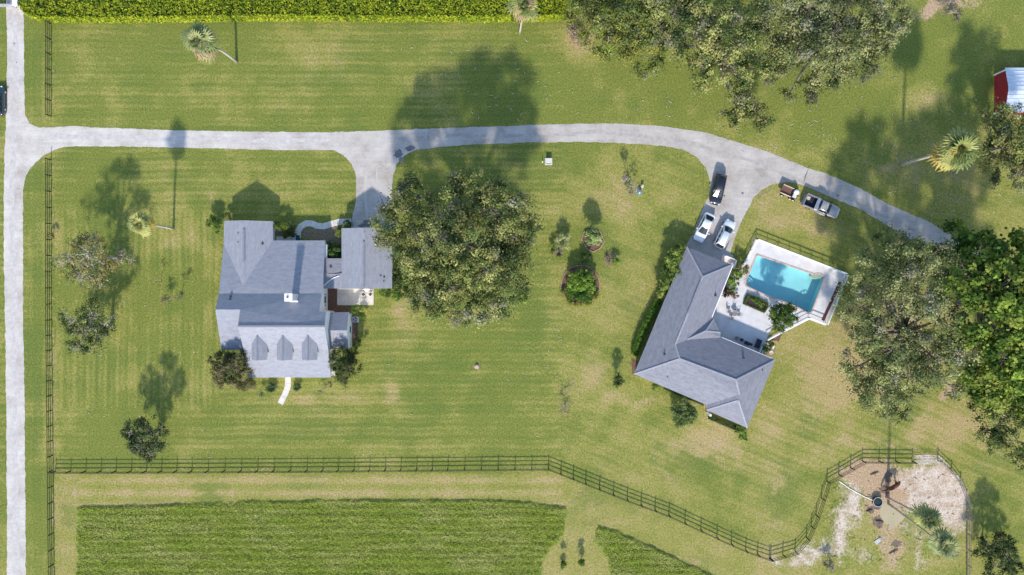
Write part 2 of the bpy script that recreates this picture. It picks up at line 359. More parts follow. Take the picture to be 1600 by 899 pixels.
# worn wheel tracks, patches and cracks lying on it
TRK = mat('track_dust', (.475, .435, .405), .95, .10, 2.0)
DRK = mat('tar_patch', (.17, .155, .16), .9, .3, 3.0)
CRK = mat('crack_dirt', (.20, .17, .14), .95, .3, 5.0)
def strip_on(name, pts, w, m, z, parent, seed=2, taper=True):
    pts = [Vector(XY(*p)) for p in pts]; fine = []
    for a, b in zip(pts[:-1], pts[1:]):
        k = max(1, int((b - a).length / .5))
        fine += [a + (b - a) * (j / k) for j in range(k)]
    fine.append(pts[-1]); mbb = MB(); L, Rr = [], []
    for i, p in enumerate(fine):
        d = (fine[min(i + 1, len(fine) - 1)] - fine[max(i - 1, 0)]).normalized(); nn = Vector((-d.y, d.x))
        ww = w * (.55 + .9 * vnoise(np.array([i * .37 + seed]), np.array([seed * 1.7]), seed)[0])
        if taper: ww *= min(1, (i + .3) / 3, (len(fine) - i - .7) / 3)
        off = (vnoise(np.array([i * .21]), np.array([seed * 3.1]), seed + 5)[0] - .5) * w
        L.append(p + nn * (ww / 2 + off)); Rr.append(p - nn * (ww / 2 - off))
    for i in range(len(fine) - 1):
        mbb.poly([(*Rr[i], z), (*Rr[i + 1], z), (*L[i + 1], z), (*L[i], z)])
    return mbb.build(name, m, parent)
LANE = mat('lane_centre', (.48, .44, .415), .95, .14, 1.5)
strip_on('worn_centre', [(24,-50),(24,60),(24,150),(21,300),(21,420),(22,560),(24,700),(26,930)], .8, LANE, .0175, drv, 12)
strip_on('worn_centre', [(60,214),(120,213),(280,217),(420,220),(520,220)], .7, LANE, .0175, drv, 14)
LANE2 = mat('drive_centre', (.385, .345, .32), .95, .16, 1.5)
strip_on('worn_centre', [(650,216),(740,212),(840,209),(980,208),(1080,224),(1200,262),(1330,313),(1440,366)], .55, LANE2, .0175, drv, 21)
for k, xx in enumerate((572, 590)): strip_on('wheel_track', [(xx,262),(xx - 1,300),(xx,345)], .32, TRK, .0175, drv, 30 + k)
strip_on('crack', [(1254,287),(1258,275),(1264,263)], .35, CRK, .019, drv, 4)
strip_on('crack', [(672,202),(669,212),(672,226)], .12, CRK, .019, drv, 5)
strip_on('crack', [(1206,296),(1190,303),(1182,312)], .18, CRK, .019, drv, 6)
for q, (cx, cy, rx, ry) in enumerate([(622,241,7,7),(640,232,8,4),(627,250,4,5),(573,348,7,5),(590,345,5,4),(580,352,14,3),(566,353,7,4),(1160,302,2,2),(22,68,1.5,1.5),(26,98,1.2,1),(1309,306,2.5,1.5)]):
    pts = []
    for k in range(22):
        a = 2 * math.pi * k / 22; w = .65 + .6 * random.random(); pts.append(XY(cx + rx * w * math.cos(a), cy + ry * w * math.sin(a)))
    MB().prism(pts, .012, .0185 + .001 * (q % 3)).build('stain_patch', DRK, drv)

CONC = mat('pale_concrete', (.60, .55, .49), .85, .12, 1.4, .15)
def slab_path(name, pts, w, n, gap=.03, z=.05, m=CONC):
    """a walk cast in single slabs"""
    o = bpy.data.objects.new(name, None); COL.objects.link(o); o['kind'] = 'structure'
    pts = [Vector(XY(*p)) for p in pts]
    seg = [(b - a).length for a, b in zip(pts[:-1], pts[1:])]; T = sum(seg)
    def at(s):
        for a, b, L in zip(pts[:-1], pts[1:], seg):
            if s <= L: return a + (b - a) * (s / L), (b - a).normalized()
            s -= L
        return pts[-1], (pts[-1] - pts[-2]).normalized()
    def edge(s):
        p, d = at(s); _, d0 = at(max(0, s - .3)); _, d1 = at(min(T, s + .3)); d = (d0 + d1).normalized(); return p, Vector((-d.y, d.x))
    for k in range(n):
        ring_l, ring_r = [], []
        for t in np.linspace(k * T / n + gap / 2, (k + 1) * T / n - gap / 2, 4):
            p, nn = edge(float(t)); ring_l.append(tuple(p + nn * w / 2)); ring_r.append(tuple(p - nn * w / 2))
        MB().prism(ring_r + ring_l[::-1], 0.0, z + random.uniform(-.006, .006)).build('slab', m, o)
    return o
slab_path('garden_walk', [(549,346.5),(530,347),(518,350),(506,354),(495,353),(488,349.5),(479,349),(470,354),(465.5,362),(465,372)], .95, 11)
slab_path('front_walk', [(450,588),(450,604),(446,615),(438,631)], .9, 4)

# ------------------------------------------------------------------ foliage
def leaf_material(name, trans=.28, rough=.7):
    m = bpy.data.materials.new(name); m.use_nodes = True; n, l = nodes_of(m); b = n['Principled BSDF']
    b.inputs['Roughness'].default_value = rough; b.inputs['Specular IOR Level'].default_value = .08
    a = n.new('ShaderNodeAttribute'); a.attribute_name = 'leaf_colour'; l.new(a.outputs['Color'], b.inputs['Base Color'])
    t = n.new('ShaderNodeBsdfTranslucent'); l.new(a.outputs['Color'], t.inputs['Color'])
    mx = n.new('ShaderNodeMixShader'); mx.inputs[0].default_value = trans
    l.new(b.outputs[0], mx.inputs[1]); l.new(t.outputs[0], mx.inputs[2]); l.new(mx.outputs[0], n['Material Output'].inputs[0])
    return m
LEAF = leaf_material('leaves')
BARK = mat('oak_bark', (.20, .17, .14), .95, .35, 2.5, .5)
GREYBARK = mat('lichen_bark', (.33, .30, .24), .95, .3, 2.5, .5)
def quads(name, C, N, S, colr, parent=None, aspect=.55, m=LEAF):
    """one little blade-shaped face for each leaf"""
    k = len(C); N = N / (np.linalg.norm(N, axis=1, keepdims=True) + 1e-9)
    r = RNG.normal(size=(k, 3)); T = r - N * np.sum(r * N, 1, keepdims=True); T /= np.linalg.norm(T, axis=1, keepdims=True) + 1e-9
    B = np.cross(N, T); S = S[:, None]
    V = np.stack([C - T * S * .5 - B * S * aspect * .12, C + B * S * aspect * .5 - T * S * .08, C + T * S * .5 + B * S * aspect * .1, C - B * S * aspect * .5 + T * S * .1], 1).reshape(-1, 3)
    if parent is not None and parent.name in ORIGIN: V = V - np.array(ORIGIN[parent.name])
    me = bpy.data.meshes.new(name); me.vertices.add(k * 4); me.vertices.foreach_set('co', V.astype(np.float32).ravel())
    me.loops.add(k * 4); me.loops.foreach_set('vertex_index', np.arange(k * 4, dtype=np.int32))
    me.polygons.add(k); me.polygons.foreach_set('loop_start', np.arange(0, k * 4, 4, dtype=np.int32)); me.update()
    at = me.attributes.new('leaf_colour', 'FLOAT_COLOR', 'FACE')
    at.data.foreach_set('color', np.column_stack([np.clip(colr, .003, 1), np.ones(k)]).astype(np.float32).ravel())
    return link_mesh(name, me, m, parent)
def sphere_dirs(n):
    v = RNG.normal(size=(n, 3)); return v / np.linalg.norm(v, axis=1, keepdims=True)
OAK = [(.125,.155,.045), (.20,.22,.065), (.065,.095,.03), (.29,.285,.10)]
MOSS = [(.24,.235,.15), (.18,.18,.11)]
BRIGHT = [(.10,.16,.025), (.16,.22,.035), (.055,.10,.018), (.22,.26,.05)]
YELLOW = [(.16,.19,.04), (.22,.22,.05), (.10,.13,.03)]
DARKL = [(.06,.09,.025), (.09,.12,.035), (.04,.06,.018), (.13,.14,.045)]
SHRUB = [(.14,.21,.04), (.20,.27,.055), (.085,.135,.028)]
OLIVE = [(.15,.16,.05), (.20,.19,.07), (.10,.12,.04)]
LEAFY = 2.35
def clumps(lobes, dens, rc, per, size, pal, moss=0.0, mosspal=MOSS, low=-.15, sparse=0.0):
    Cs, Ns, Ss, Ks, tips = [], [], [], [], []
    for (cx, cy, r, zc, rz) in lobes:
        c = np.array(P(cx, cy, zc)); rr = r * .1 * (CAMH - zc) / CAMH
        n = max(5, int(dens * rr * rr))
        d = sphere_dirs(n * 3); d = d[d[:, 2] > low][:n]
        f = RNG.uniform(.45, 1.0, len(d)) ** .6
        q = c + d * f[:, None] * np.array([rr, rr, rz])
        for i in range(len(q)):
            if random.random() < sparse: continue
            tips.append((q[i], c))
            R0 = rc * random.uniform(.6, 1.35); k = max(6, int(per * LEAFY * (R0 / rc) ** 2))
            an = random.uniform(0, math.pi); el_ = random.uniform(.7, 1.5)
            w = RNG.normal(size=(k, 3)) * np.array([.5 * el_, .5 / el_, .32]) * R0 * np.where(RNG.random((k, 1)) < .14, 1.7, 1.0)
            off = np.column_stack([w[:, 0] * math.cos(an) - w[:, 1] * math.sin(an), w[:, 0] * math.sin(an) + w[:, 1] * math.cos(an), w[:, 2] - .12 * (w[:, 0] ** 2 + w[:, 1] ** 2) / R0])
            e = off / (np.linalg.norm(off, axis=1, keepdims=True) + 1e-6)
            Cs.append(q[i] + off)
            Ns.append(e * .7 + np.array([0, 0, .75]) + RNG.normal(size=(k, 3)) * .4)
            Ss.append(size * .98 * RNG.uniform(.6, 1.35, k))
            base = np.array(random.choice(mosspal if random.random() < moss else pal)) * random.uniform(.6, 1.4)
            Ks.append(base * RNG.uniform(.7, 1.35, (k, 1)) * RNG.uniform(.9, 1.1, (k, 3)))
    return np.concatenate(Cs), np.concatenate(Ns), np.concatenate(Ss), np.concatenate(Ks), tips
def tree(name, label, cat, base, lobes, dens=1.3, rc=.95, per=70, size=.30, pal=OAK, moss=0.0, trunk_r=.4, bark=None, sparse=0.0, twigs=.5, group=None, low=-.15, mosspal=MOSS, twig_r=.05, aspect=.72):
    bx, by = XY(*base); o = thing(name, label, cat, (bx, by, 0), 0, group); bark = bark or BARK
    C, N, S, K, tips = clumps(lobes, dens, rc, per, size, pal, moss, mosspal, low, sparse)
    quads('crown', C, N, S, K, o, aspect)
    mean = Vector((0, 0, 0)); zmin = 1e9
    for l in lobes: mean += Vector(P(l[0], l[1], l[3])); zmin = min(zmin, l[3] - l[4])
    mean /= len(lobes); fork = Vector((bx, by, 0)).lerp(Vector((mean.x, mean.y, 0)), .3); fork.z = max(.35 * mean.z, min(zmin, .6 * mean.z))
    t = MB(); mid = Vector((bx, by, 0)).lerp(fork, .5) + Vector((random.uniform(-.15, .15), random.uniform(-.15, .15), 0))
    t.tube([(bx, by, -.1), (bx, by, .25), mid, fork], [trunk_r * 1.5, trunk_r * 1.1, trunk_r, trunk_r * .85], 9); t.build('trunk', bark, o, smooth=True)
    lb = MB()
    for l in lobes:
        e = Vector(P(l[0], l[1], l[3])); w = fork.lerp(e, .5) + Vector((random.uniform(-1, 1), random.uniform(-1, 1), random.uniform(0, .8))) * (.08 * (e - fork).length)
        lb.tube([fork, w, e], [trunk_r * .6, trunk_r * .38, trunk_r * .2], 7)
    for q, c in tips:
        if random.random() < twigs:
            s = Vector(c).lerp(Vector(q), random.uniform(0, .25)); e = Vector(q); m_ = s.lerp(e, .5) + Vector((random.uniform(-.3, .3), random.uniform(-.3, .3), random.uniform(-.1, .35)))
            lb.tube([s, m_, e + (e - s) * .12], [twig_r * 1.6, twig_r, twig_r * .4], 5, False)
    lb.build('limb', bark, o, smooth=True)
    return o
# the great live oak beside the white house
tree('live_oak_tree', 'huge spreading live oak between the garage and the lawn, partly overhanging the garage roof', 'tree', (735,395),
     [(652,305,38,11,3),(625,350,36,10.5,3),(612,382,24,9,2.5),(690,340,46,14,3.5),(740,305,42,13,3),(665,390,46,12,3.5),(720,380,55,15,4),(785,330,46,13.5,3.5),(800,365,38,12,3),(835,352,15,9,2),(765,420,48,13.5,3.5),(800,415,34,11,3),(700,430,46,12,3),
      (670,462,32,9,2.5),(690,478,25,8,2.2),(740,465,46,10.5,3),(785,460,34,9.5,2.6),(780,480,22,8,2),(650,425,22,8.5,2.2)],
     dens=2.4, rc=.85, per=62, size=.29, pal=OAK, moss=.12, trunk_r=.65, twigs=.4, sparse=.10)
# oaks along the upper edge
tree('live_oak_tree', 'yellow-green oak at the end of the hedge, left of the large mossy oaks', 'tree', (950,60),
     [(925,25,42,7,2.6),(960,5,50,8,3),(945,52,38,6.5,2.5),(985,60,36,7,2.6),(1000,25,44,8,3),(1005,88,34,6,2.4),(985,95,22,5,2)], dens=2.4, rc=.8, per=60, size=.28, pal=YELLOW + OAK[:2], moss=.04, trunk_r=.4, sparse=.12)
tree('live_oak_tree', 'dark mossy live oak with drooping limbs reaching over the bend of the driveway', 'tree', (1110,70),
     [(1045,15,46,10,3.2),(1100,5,50,12,3.5),(1085,60,42,11,3.2),(1140,50,46,12,3.4),(1095,108,26,8,2.2),(1100,130,17,6.5,1.8),(1150,110,28,8,2.4),(1150,170,26,6,1.8),(1175,175,24,6,1.8),(1180,90,38,11,3),(1165,140,24,7,2),(1030,60,24,8,2.2),(1190,190,12,5,1.5)],
     dens=2.2, rc=.85, per=60, size=.29, pal=OAK, moss=.14, trunk_r=.55, sparse=.15)
tree('live_oak_tree', 'broad grey-green mossy live oak at the upper edge, right of the dark one', 'tree', (1300,40),
     [(1215,30,46,11,3.2),(1265,10,52,13,3.6),(1330,5,50,13,3.6),(1385,20,34,10,3),(1240,80,40,10,3),(1295,65,48,13,3.4),(1350,55,44,11,3.2),(1400,45,20,8,2.2),(1335,95,36,8.5,2.6),(1290,112,30,8,2.4),(1205,110,24,8,2),(1232,150,11,5.5,1.6),(1262,135,13,6,1.8),(1264,155,10,5,1.5),(1310,115,24,7,2)],
     dens=2.2, rc=.85, per=60, size=.29, pal=[(.155,.175,.065), (.21,.22,.085), (.085,.108,.04), (.27,.27,.115)], moss=.16, trunk_r=.6, sparse=.13)
# right-hand group
tree('live_oak_tree', 'tall sprawling grey-green oak beside the pool deck, branches open over sandy ground', 'tree', (1400,520),
     [(1395,385,28,9,2.4),(1370,420,36,10,2.8),(1330,440,20,7,2),(1410,425,44,13,3.2),(1450,400,40,12,3),(1345,480,34,9,2.6),(1390,480,34,12,3),(1440,470,34,13,3),(1465,500,40,12,3),(1360,520,34,9,2.6),(1400,540,40,11,3),(1345,570,30,7.5,2.2),(1370,600,40,8,2.4),(1420,590,42,9.5,2.6),(1460,560,44,11,3),(1480,600,26,8,2.2),(1395,635,26,6.5,2),(1500,540,36,11,2.8),(1340,530,20,7,2),(1490,450,30,12,3)],
     dens=2.0, rc=.85, per=60, size=.28, pal=[(.15,.18,.065), (.21,.235,.085), (.09,.12,.042), (.27,.28,.115)], moss=.08, trunk_r=.55, sparse=.22, twigs=.6)
tree('broadleaf_tree', 'tall bright lime-green tree with large leaf clusters at the right edge', 'tree', (1500,475),
     [(1530,395,32,12,3),(1490,380,30,10,2.6),(1570,400,40,13,3.2),(1515,440,36,14,3.4),(1560,450,46,16,3.8),(1595,430,40,15,3.4),(1590,490,50,16,3.8),(1545,505,42,14,3.4),(1520,550,40,11,3),(1570,560,46,13,3.4),(1555,600,40,10,2.8),(1600,590,40,12,3),(1620,520,44,15,3.4),(1585,625,22,8,2.2)],
     dens=2.6, rc=.75, per=34, size=.46, pal=BRIGHT, trunk_r=.55, sparse=.10, twigs=.2, aspect=.8)
tree('live_oak_tree', 'small dark oak at the right edge below the lime-green tree', 'tree', (1550,650),
     [(1570,655,34,6.5,2.2),(1545,672,26,5.5,2),(1590,690,36,6.5,2.2),(1598,640,30,7,2.2),(1560,700,20,5,1.8),(1595,720,24,5,1.8),(1520,632,8,4,1)], dens=2.2, rc=.7, per=50, size=.26, pal=DARKL + OAK[:2], trunk_r=.3, sparse=.15)
tree('live_oak_tree', 'grey-green oak standing in front of the red shed at the right edge', 'tree', (1550,235),
     [(1555,200,28,8,2.4),(1580,190,32,9,2.6),(1545,235,28,7,2.2),(1575,240,36,9,2.6),(1600,215,40,10,3),(1560,262,22,6,2),(1600,265,30,8,2.4),(1545,190,14,6,1.6)], dens=2.2, rc=.75, per=52, size=.28, pal=OLIVE + OAK, moss=.15, trunk_r=.35, sparse=.18)
tree('sapling_tree', 'dark sparse young tree outside the paddock, lower right corner', 'tree', (1535,845),
     [(1545,855,18,3.4,1.4),(1570,865,22,4,1.6),(1555,885,20,3.2,1.4),(1580,880,16,3.2,1.3),(1565,845,14,4.2,1.2),(1533,862,10,3,1)], dens=9, rc=.42, per=26, size=.22, pal=[(.055,.08,.028),(.085,.11,.035),(.04,.06,.02)], trunk_r=.13, sparse=.1)
# left-hand trees
tree('dying_oak_tree', 'half-bare oak with silvery branches and yellowing leaves beside the board fence', 'tree', (182,405),
     [(95,412,16,6,1.4),(115,405,20,7,1.5),(130,425,26,6.5,1.6),(150,440,20,5.5,1.4),(140,395,26,8.5,1.8),(158,378,18,7.5,1.5),(135,372,16,7.5,1.5),(180,408,20,6.5,1.4),(195,402,12,5.5,1.2),(165,415,18,7,1.5),(118,385,12,7,1.4)],
     dens=5.5, rc=.6, per=17, size=.23, pal=[(.24,.21,.06), (.17,.19,.06), (.30,.25,.07), (.11,.13,.04)], moss=.22, mosspal=[(.36,.32,.22), (.28,.26,.17)], trunk_r=.3, bark=GREYBARK, sparse=.25, twigs=1.0, twig_r=.06)
tree('oak_tree', 'small open-crowned oak below the half-bare one, beside the board fence', 'tree', (176,507),
     [(115,500,20,5.5,1.5),(145,495,24,6.5,1.7),(165,505,16,6,1.5),(130,522,26,5,1.5),(155,525,18,5,1.4),(120,538,16,4.5,1.2),(140,542,16,4.3,1.2),(148,480,12,6,1.3),(172,512,9,5,1)],
     dens=5.0, rc=.6, per=28, size=.23, pal=[(.11,.15,.045), (.17,.20,.06), (.22,.23,.07), (.07,.10,.035)], moss=.08, trunk_r=.25, bark=GREYBARK, sparse=.22, twigs=.9)
tree('oak_tree', 'dark round oak standing alone above the long fence at lower left', 'tree', (252,668),
     [(210,675,20,4.6,1.4),(235,668,20,5.5,1.6),(222,692,24,4.3,1.4),(245,685,18,5,1.5),(205,690,14,4,1.2),(235,705,16,3.8,1.2),(255,672,10,4.6,1.2)], dens=6.5, rc=.5, per=30, size=.22, pal=[(.06,.09,.03),(.09,.12,.04),(.045,.065,.022),(.14,.16,.06)], moss=.06, trunk_r=.22, bark=GREYBARK, sparse=.12, twigs=.7)
# magnolias and trees at the houses
tree('magnolia_tree', 'dark bronze-leaved magnolia at the lower left corner of the white house', 'tree', (375,572),
     [(345,568,20,4.2,2),(362,575,24,4.8,2.2),(350,590,16,3.4,1.6),(375,588,18,3.8,1.8),(372,560,14,4.2,1.8),(385,600,11,2.6,1.2)], dens=8, rc=.42, per=32, size=.22, pal=[(.085,.095,.033), (.14,.13,.05), (.055,.068,.022), (.19,.165,.08)], trunk_r=.16, sparse=.05)
tree('magnolia_tree', 'dark magnolia against the right end of the white house', 'tree', (548,566),
     [(535,560,18,3.8,1.8),(545,575,20,3.8,1.8),(530,578,14,3,1.4),(552,558,11,3.2,1.5),(540,588,12,2.5,1.2)], dens=8, rc=.42, per=32, size=.21, pal=DARKL + [(.10,.11,.05)], trunk_r=.15, sparse=.06)
tree('olive_shrub', 'thin grey-green shrub in front of the porch, beside the bronze magnolia', 'shrub', (396,607),
     [(397,606,10,1.3,.8),(405,614,7,1,.6)], dens=7, rc=.3, per=20, size=.16, pal=[(.14,.16,.08), (.10,.12,.06)], trunk_r=.05, sparse=.3)
tree('olive_shrub', 'sparse low shrub below the right corner of the porch', 'shrub', (507,608),
     [(508,606,11,.9,.6),(518,600,7,.8,.5)], dens=6, rc=.3, per=14, size=.16, pal=OLIVE, trunk_r=.04, sparse=.4)
tree('citrus_tree', 'round glossy green tree at the corner between pool and patio', 'tree', (1213,492),
     [(1222,492,20,3.4,1.8),(1213,488,12,3.2,1.5),(1232,498,12,3,1.5),(1218,505,13,2.6,1.4),(1228,482,11,3.2,1.4)], dens=9, rc=.36, per=36, size=.2, pal=[(.06,.11,.02), (.09,.14,.03), (.04,.075,.016)], trunk_r=.12, sparse=.0)
tree('young_tree', 'feathery green tree standing in front of the grey roof at its lower edge', 'tree', (1063,640),
     [(1065,640,14,2.6,1.3),(1072,650,14,2.3,1.2),(1062,655,11,2,1),(1080,645,9,2.2,1)], dens=15, rc=.36, per=30, size=.2, pal=[(.13,.18,.055), (.19,.23,.08), (.08,.12,.035)], trunk_r=.1, sparse=.05)
tree('round_shrub', 'small dark round shrub left of the grey roof corner', 'shrub', (963,592), [(966,594,9,2,1.0),(962,597,6,1.7,.8)], dens=22, rc=.28, per=28, size=.17, pal=DARKL[:3], trunk_r=.07, sparse=.1)
tree('bare_shrub', 'leafless reddish-brown shrub alone on the lawn left of the grey house', 'shrub', (882,634),
     [(884,632,12,1.6,.9),(880,640,9,1.3,.7),(884,646,8,1,.6)], dens=9, rc=.4, per=9, size=.12, pal=[(.22,.15,.11), (.16,.17,.06), (.26,.19,.15)], trunk_r=.06, bark=GREYBARK, sparse=.2, twigs=1.0, twig_r=.025)
tree('bare_shrub', 'half-bare ragged shrub left of the white house, left one of the low pair', 'shrub', (258,466),
     [(258,468,8,1.6,.8),(262,465,5,1.3,.6)], dens=12, rc=.35, per=10, size=.15, pal=OLIVE + [(.2,.14,.08)], trunk_r=.05, sparse=.25, twigs=1, twig_r=.025)
tree('bare_shrub', 'half-bare ragged shrub left of the white house, right one of the low pair', 'shrub', (283,464),
     [(277,467,8,2.0,.9),(284,462,5,2.2,.7)], dens=12, rc=.35, per=12, size=.15, pal=OLIVE + [(.2,.14,.08)], trunk_r=.05, sparse=.25, twigs=1, twig_r=.025)
tree('bare_shrub', 'single wispy shrub above the ragged pair, left of the white house', 'shrub', (252,441),
     [(246,443,8,1.8,.8)], dens=8, rc=.35, per=10, size=.15, pal=OLIVE, trunk_r=.05, sparse=.35, twigs=1, twig_r=.025)
# leaning yard shrub with dead wood
tree('driftwood_shrub', 'ragged grey dying shrub beside a blue ball in the middle lawn', 'shrub', (981,283),
     [(980,283,9,2.6,1.1),(990,291,8,1.9,.9),(974,276,8,2.6,1),(984,298,7,1,.6)], dens=10, rc=.35, per=14, size=.17, pal=OLIVE, moss=.6, mosspal=[(.38,.33,.27), (.30,.26,.22)], trunk_r=.12, bark=GREYBARK, sparse=.15, twigs=1, twig_r=.035)
tree('fence_shrub', 'tiny yellow weed bush growing through the board fence', 'shrub', (81,371), [(80,370,4.5,1.1,.5)], dens=30, rc=.25, per=20, size=.15, pal=YELLOW, trunk_r=.03)

def shrub(name, label, base, lobes, pal=SHRUB, size=.17, dens=17, rc=.28, per=40, sparse=0.0, cat='shrub', group=None):
    return tree(name, label, cat, base, lobes, dens=dens, rc=rc, per=per, size=size, pal=pal, trunk_r=.05, sparse=sparse, twigs=.15, twig_r=.02, group=group)
shrub('shrub', 'bright shrub at the upper left corner of the white house', (336,352), [(335,350,12,1.5,.9),(330,344,7,1.2,.7),(341,356,7,1.1,.7)])
shrub('shrub', 'low shrub against the upper wall of the white house', (356,340), [(357,339,5,.7,.5)], pal=OLIVE)
shrub('shrub', 'yellow-green shrub in the nook behind the white house beside the curved walk', (440,354), [(439,354,10,1.4,.9),(447,352,6,1.1,.7)], pal=YELLOW + SHRUB)
shrub('shrub', 'dark shrub under the eave next to the curved walk', (455,360), [(455,362,9,.8,.6),(446,366,6,.7,.5)], pal=DARKL)
shrub('shrub', 'dark spiky shrub beside the curved walk at the driveway end', (541,352), [(541,352,8,.9,.6),(533,356,5,.7,.5)], pal=DARKL + SHRUB[:1])
shrub('shrub', 'golden shrub at the upper left corner of the garage', (529,361), [(529,361,4.5,1.2,.8),(530,366,3.5,1,.6)], pal=YELLOW)
shrub('shrub', 'large dark green shrub between house and garage with drooping leaves', (522,396), [(522,394,11,1.5,.9),(518,387,8,1.2,.7),(524,400,6,1,.6)], pal=[(.05,.09,.02), (.08,.13,.03)], size=.24)
shrub('shrub', 'green shrub beside the air conditioner', (559,486), [(559,485,9,1.3,.8),(566,491,5,1,.6)], pal=SHRUB)
shrub('shrub', 'low green shrub in the bed between air conditioner and magnolia', (556,541), [(556,541,6,1,.6),(560,533,4,.8,.5)], pal=SHRUB[:1] + DARKL)
shrub('shrub', 'wide dark leafy shrub against the right side of the garage under the oak', (627,448), [(622,442,12,1.6,1),(628,454,12,1.4,.9),(622,428,9,1.6,1),(634,440,8,1.4,.8)], pal=DARKL + SHRUB[2:])
shrub('shrub', 'bright green shrub at the lower right corner of the garage', (606,457), [(605,458,8,1,.7),(596,456,7,.9,.6),(618,462,7,.9,.6)], pal=SHRUB)
shrub('shrub', 'small light green shrub right of the great oak', (811,464), [(812,463,10,1.1,.7),(818,467,6,.8,.5)], pal=SHRUB)
# hedges and foundation plants round the grey house
for k, (x, y, r, z) in enumerate([(1060,393,13,2.2),(1053,408,13,2.4),(1049,424,13,2.2),(1042,440,12,2.0),(1034,453,10,1.8)]):
    shrub('tall_shrub', ['topmost of the yellow-green shrubs left of the grey roof', 'second yellow-green shrub from the driveway along the grey roof', 'middle yellow-green shrub along the left side of the grey roof', 'fourth yellow-green shrub from the driveway along the grey roof', 'lowest yellow-green shrub, just above the clipped hedge'][k], (x + 2, y),
          [(x, y, r, z, 1.3), (x - 4, y + 4, r * .7, z * .8, 1), (x + 5, y - 5, r * .6, z * .9, 1)], pal=[(.19,.25,.05), (.26,.30,.065), (.11,.16,.035)], size=.22, dens=9, rc=.36, per=30, group='tall shrubs along the grey house')
shrub('shrub', 'leafy green shrub at the lower corner of the grey roof', (1160,676), [(1158,676,8,.9,.6),(1163,682,6,.7,.5),(1152,672,5,.7,.5)])
shrub('shrub', 'small green shrub under the lower eave of the grey roof', (1026,607), [(1026,607,6,.9,.6)])
shrub('shrub', 'bright green bush between the grey roof and the pool', (1148,436), [(1150,430,8,1.3,.8),(1146,440,8,1.2,.7),(1142,450,7,1,.6)], pal=[(.14,.22,.03), (.19,.26,.04), (.09,.15,.02)])
shrub('shrub', 'olive ornamental grass clump above the bright green pool-side bush', (1158,420), [(1158,420,11,1.3,.8),(1152,424,7,1.1,.6)], pal=OLIVE + SHRUB[:1])
shrub('purple_shrub', 'dark purple-leaved plant at the edge of the patio', (1137,458), [(1137,458,6,.8,.5),(1134,454,4,.7,.4)], pal=[(.06,.025,.04), (.09,.035,.05), (.04,.02,.03)])
shrub('shrub', 'reddish-green plant between patio and purple plant', (1148,463), [(1149,462,5.5,.7,.5)], pal=[(.17,.12,.07), (.12,.13,.05), (.22,.12,.09)])
shrub('shrub', 'leafy plant in the lower corner planter by the patio steps', (1199,544), [(1199,543,6,.8,.5),(1204,538,4,.6,.4)], pal=SHRUB + OLIVE)
for k, (x, y) in enumerate([(909,876), (879,880)]):
    shrub('young_shrub', ['small upright shrub in the mown keyhole, right of its twin', 'small upright shrub in the mown keyhole, left of its twin'][k], (x, y), [(x, y, 4, 1.3, .9), (x, y + 4, 3.5, .7, .5)], pal=[(.12,.19,.03), (.07,.12,.02)], dens=40, rc=.22, group='young shrubs in the mown keyhole')
tree('shrub', 'grey smoky-leaved bush near the lower paddock fence', 'shrub', (1296,884), [(1296,884,9,1.2,.7),(1290,878,6,1,.6)], dens=14, rc=.3, per=18, size=.14, pal=[(.24,.20,.18), (.18,.16,.14), (.14,.13,.09)], trunk_r=.05, sparse=.2)
tree('dead_shrub', 'bare brown brush pile at the upper right edge', 'shrub', (1490,22), [(1488,20,13,1.6,.9),(1480,8,10,1.4,.8),(1497,30,9,1.2,.7)], dens=9, rc=.4, per=12, size=.17, pal=[(.13,.10,.08), (.19,.15,.12)], trunk_r=.08, bark=GREYBARK, sparse=.15, twigs=1, twig_r=.03)
tree('dead_shrub', 'pinkish heap of cut brush at the end of the tall hedge', 'brush pile', (903,58), [(902,52,14,.8,.5),(908,64,10,.7,.5),(897,45,9,.7,.4)], dens=12, rc=.4, per=16, size=.18, pal=[(.36,.26,.18), (.44,.33,.24), (.25,.17,.12)], trunk_r=.05, bark=GREYBARK, sparse=.1, twigs=1, twig_r=.03)

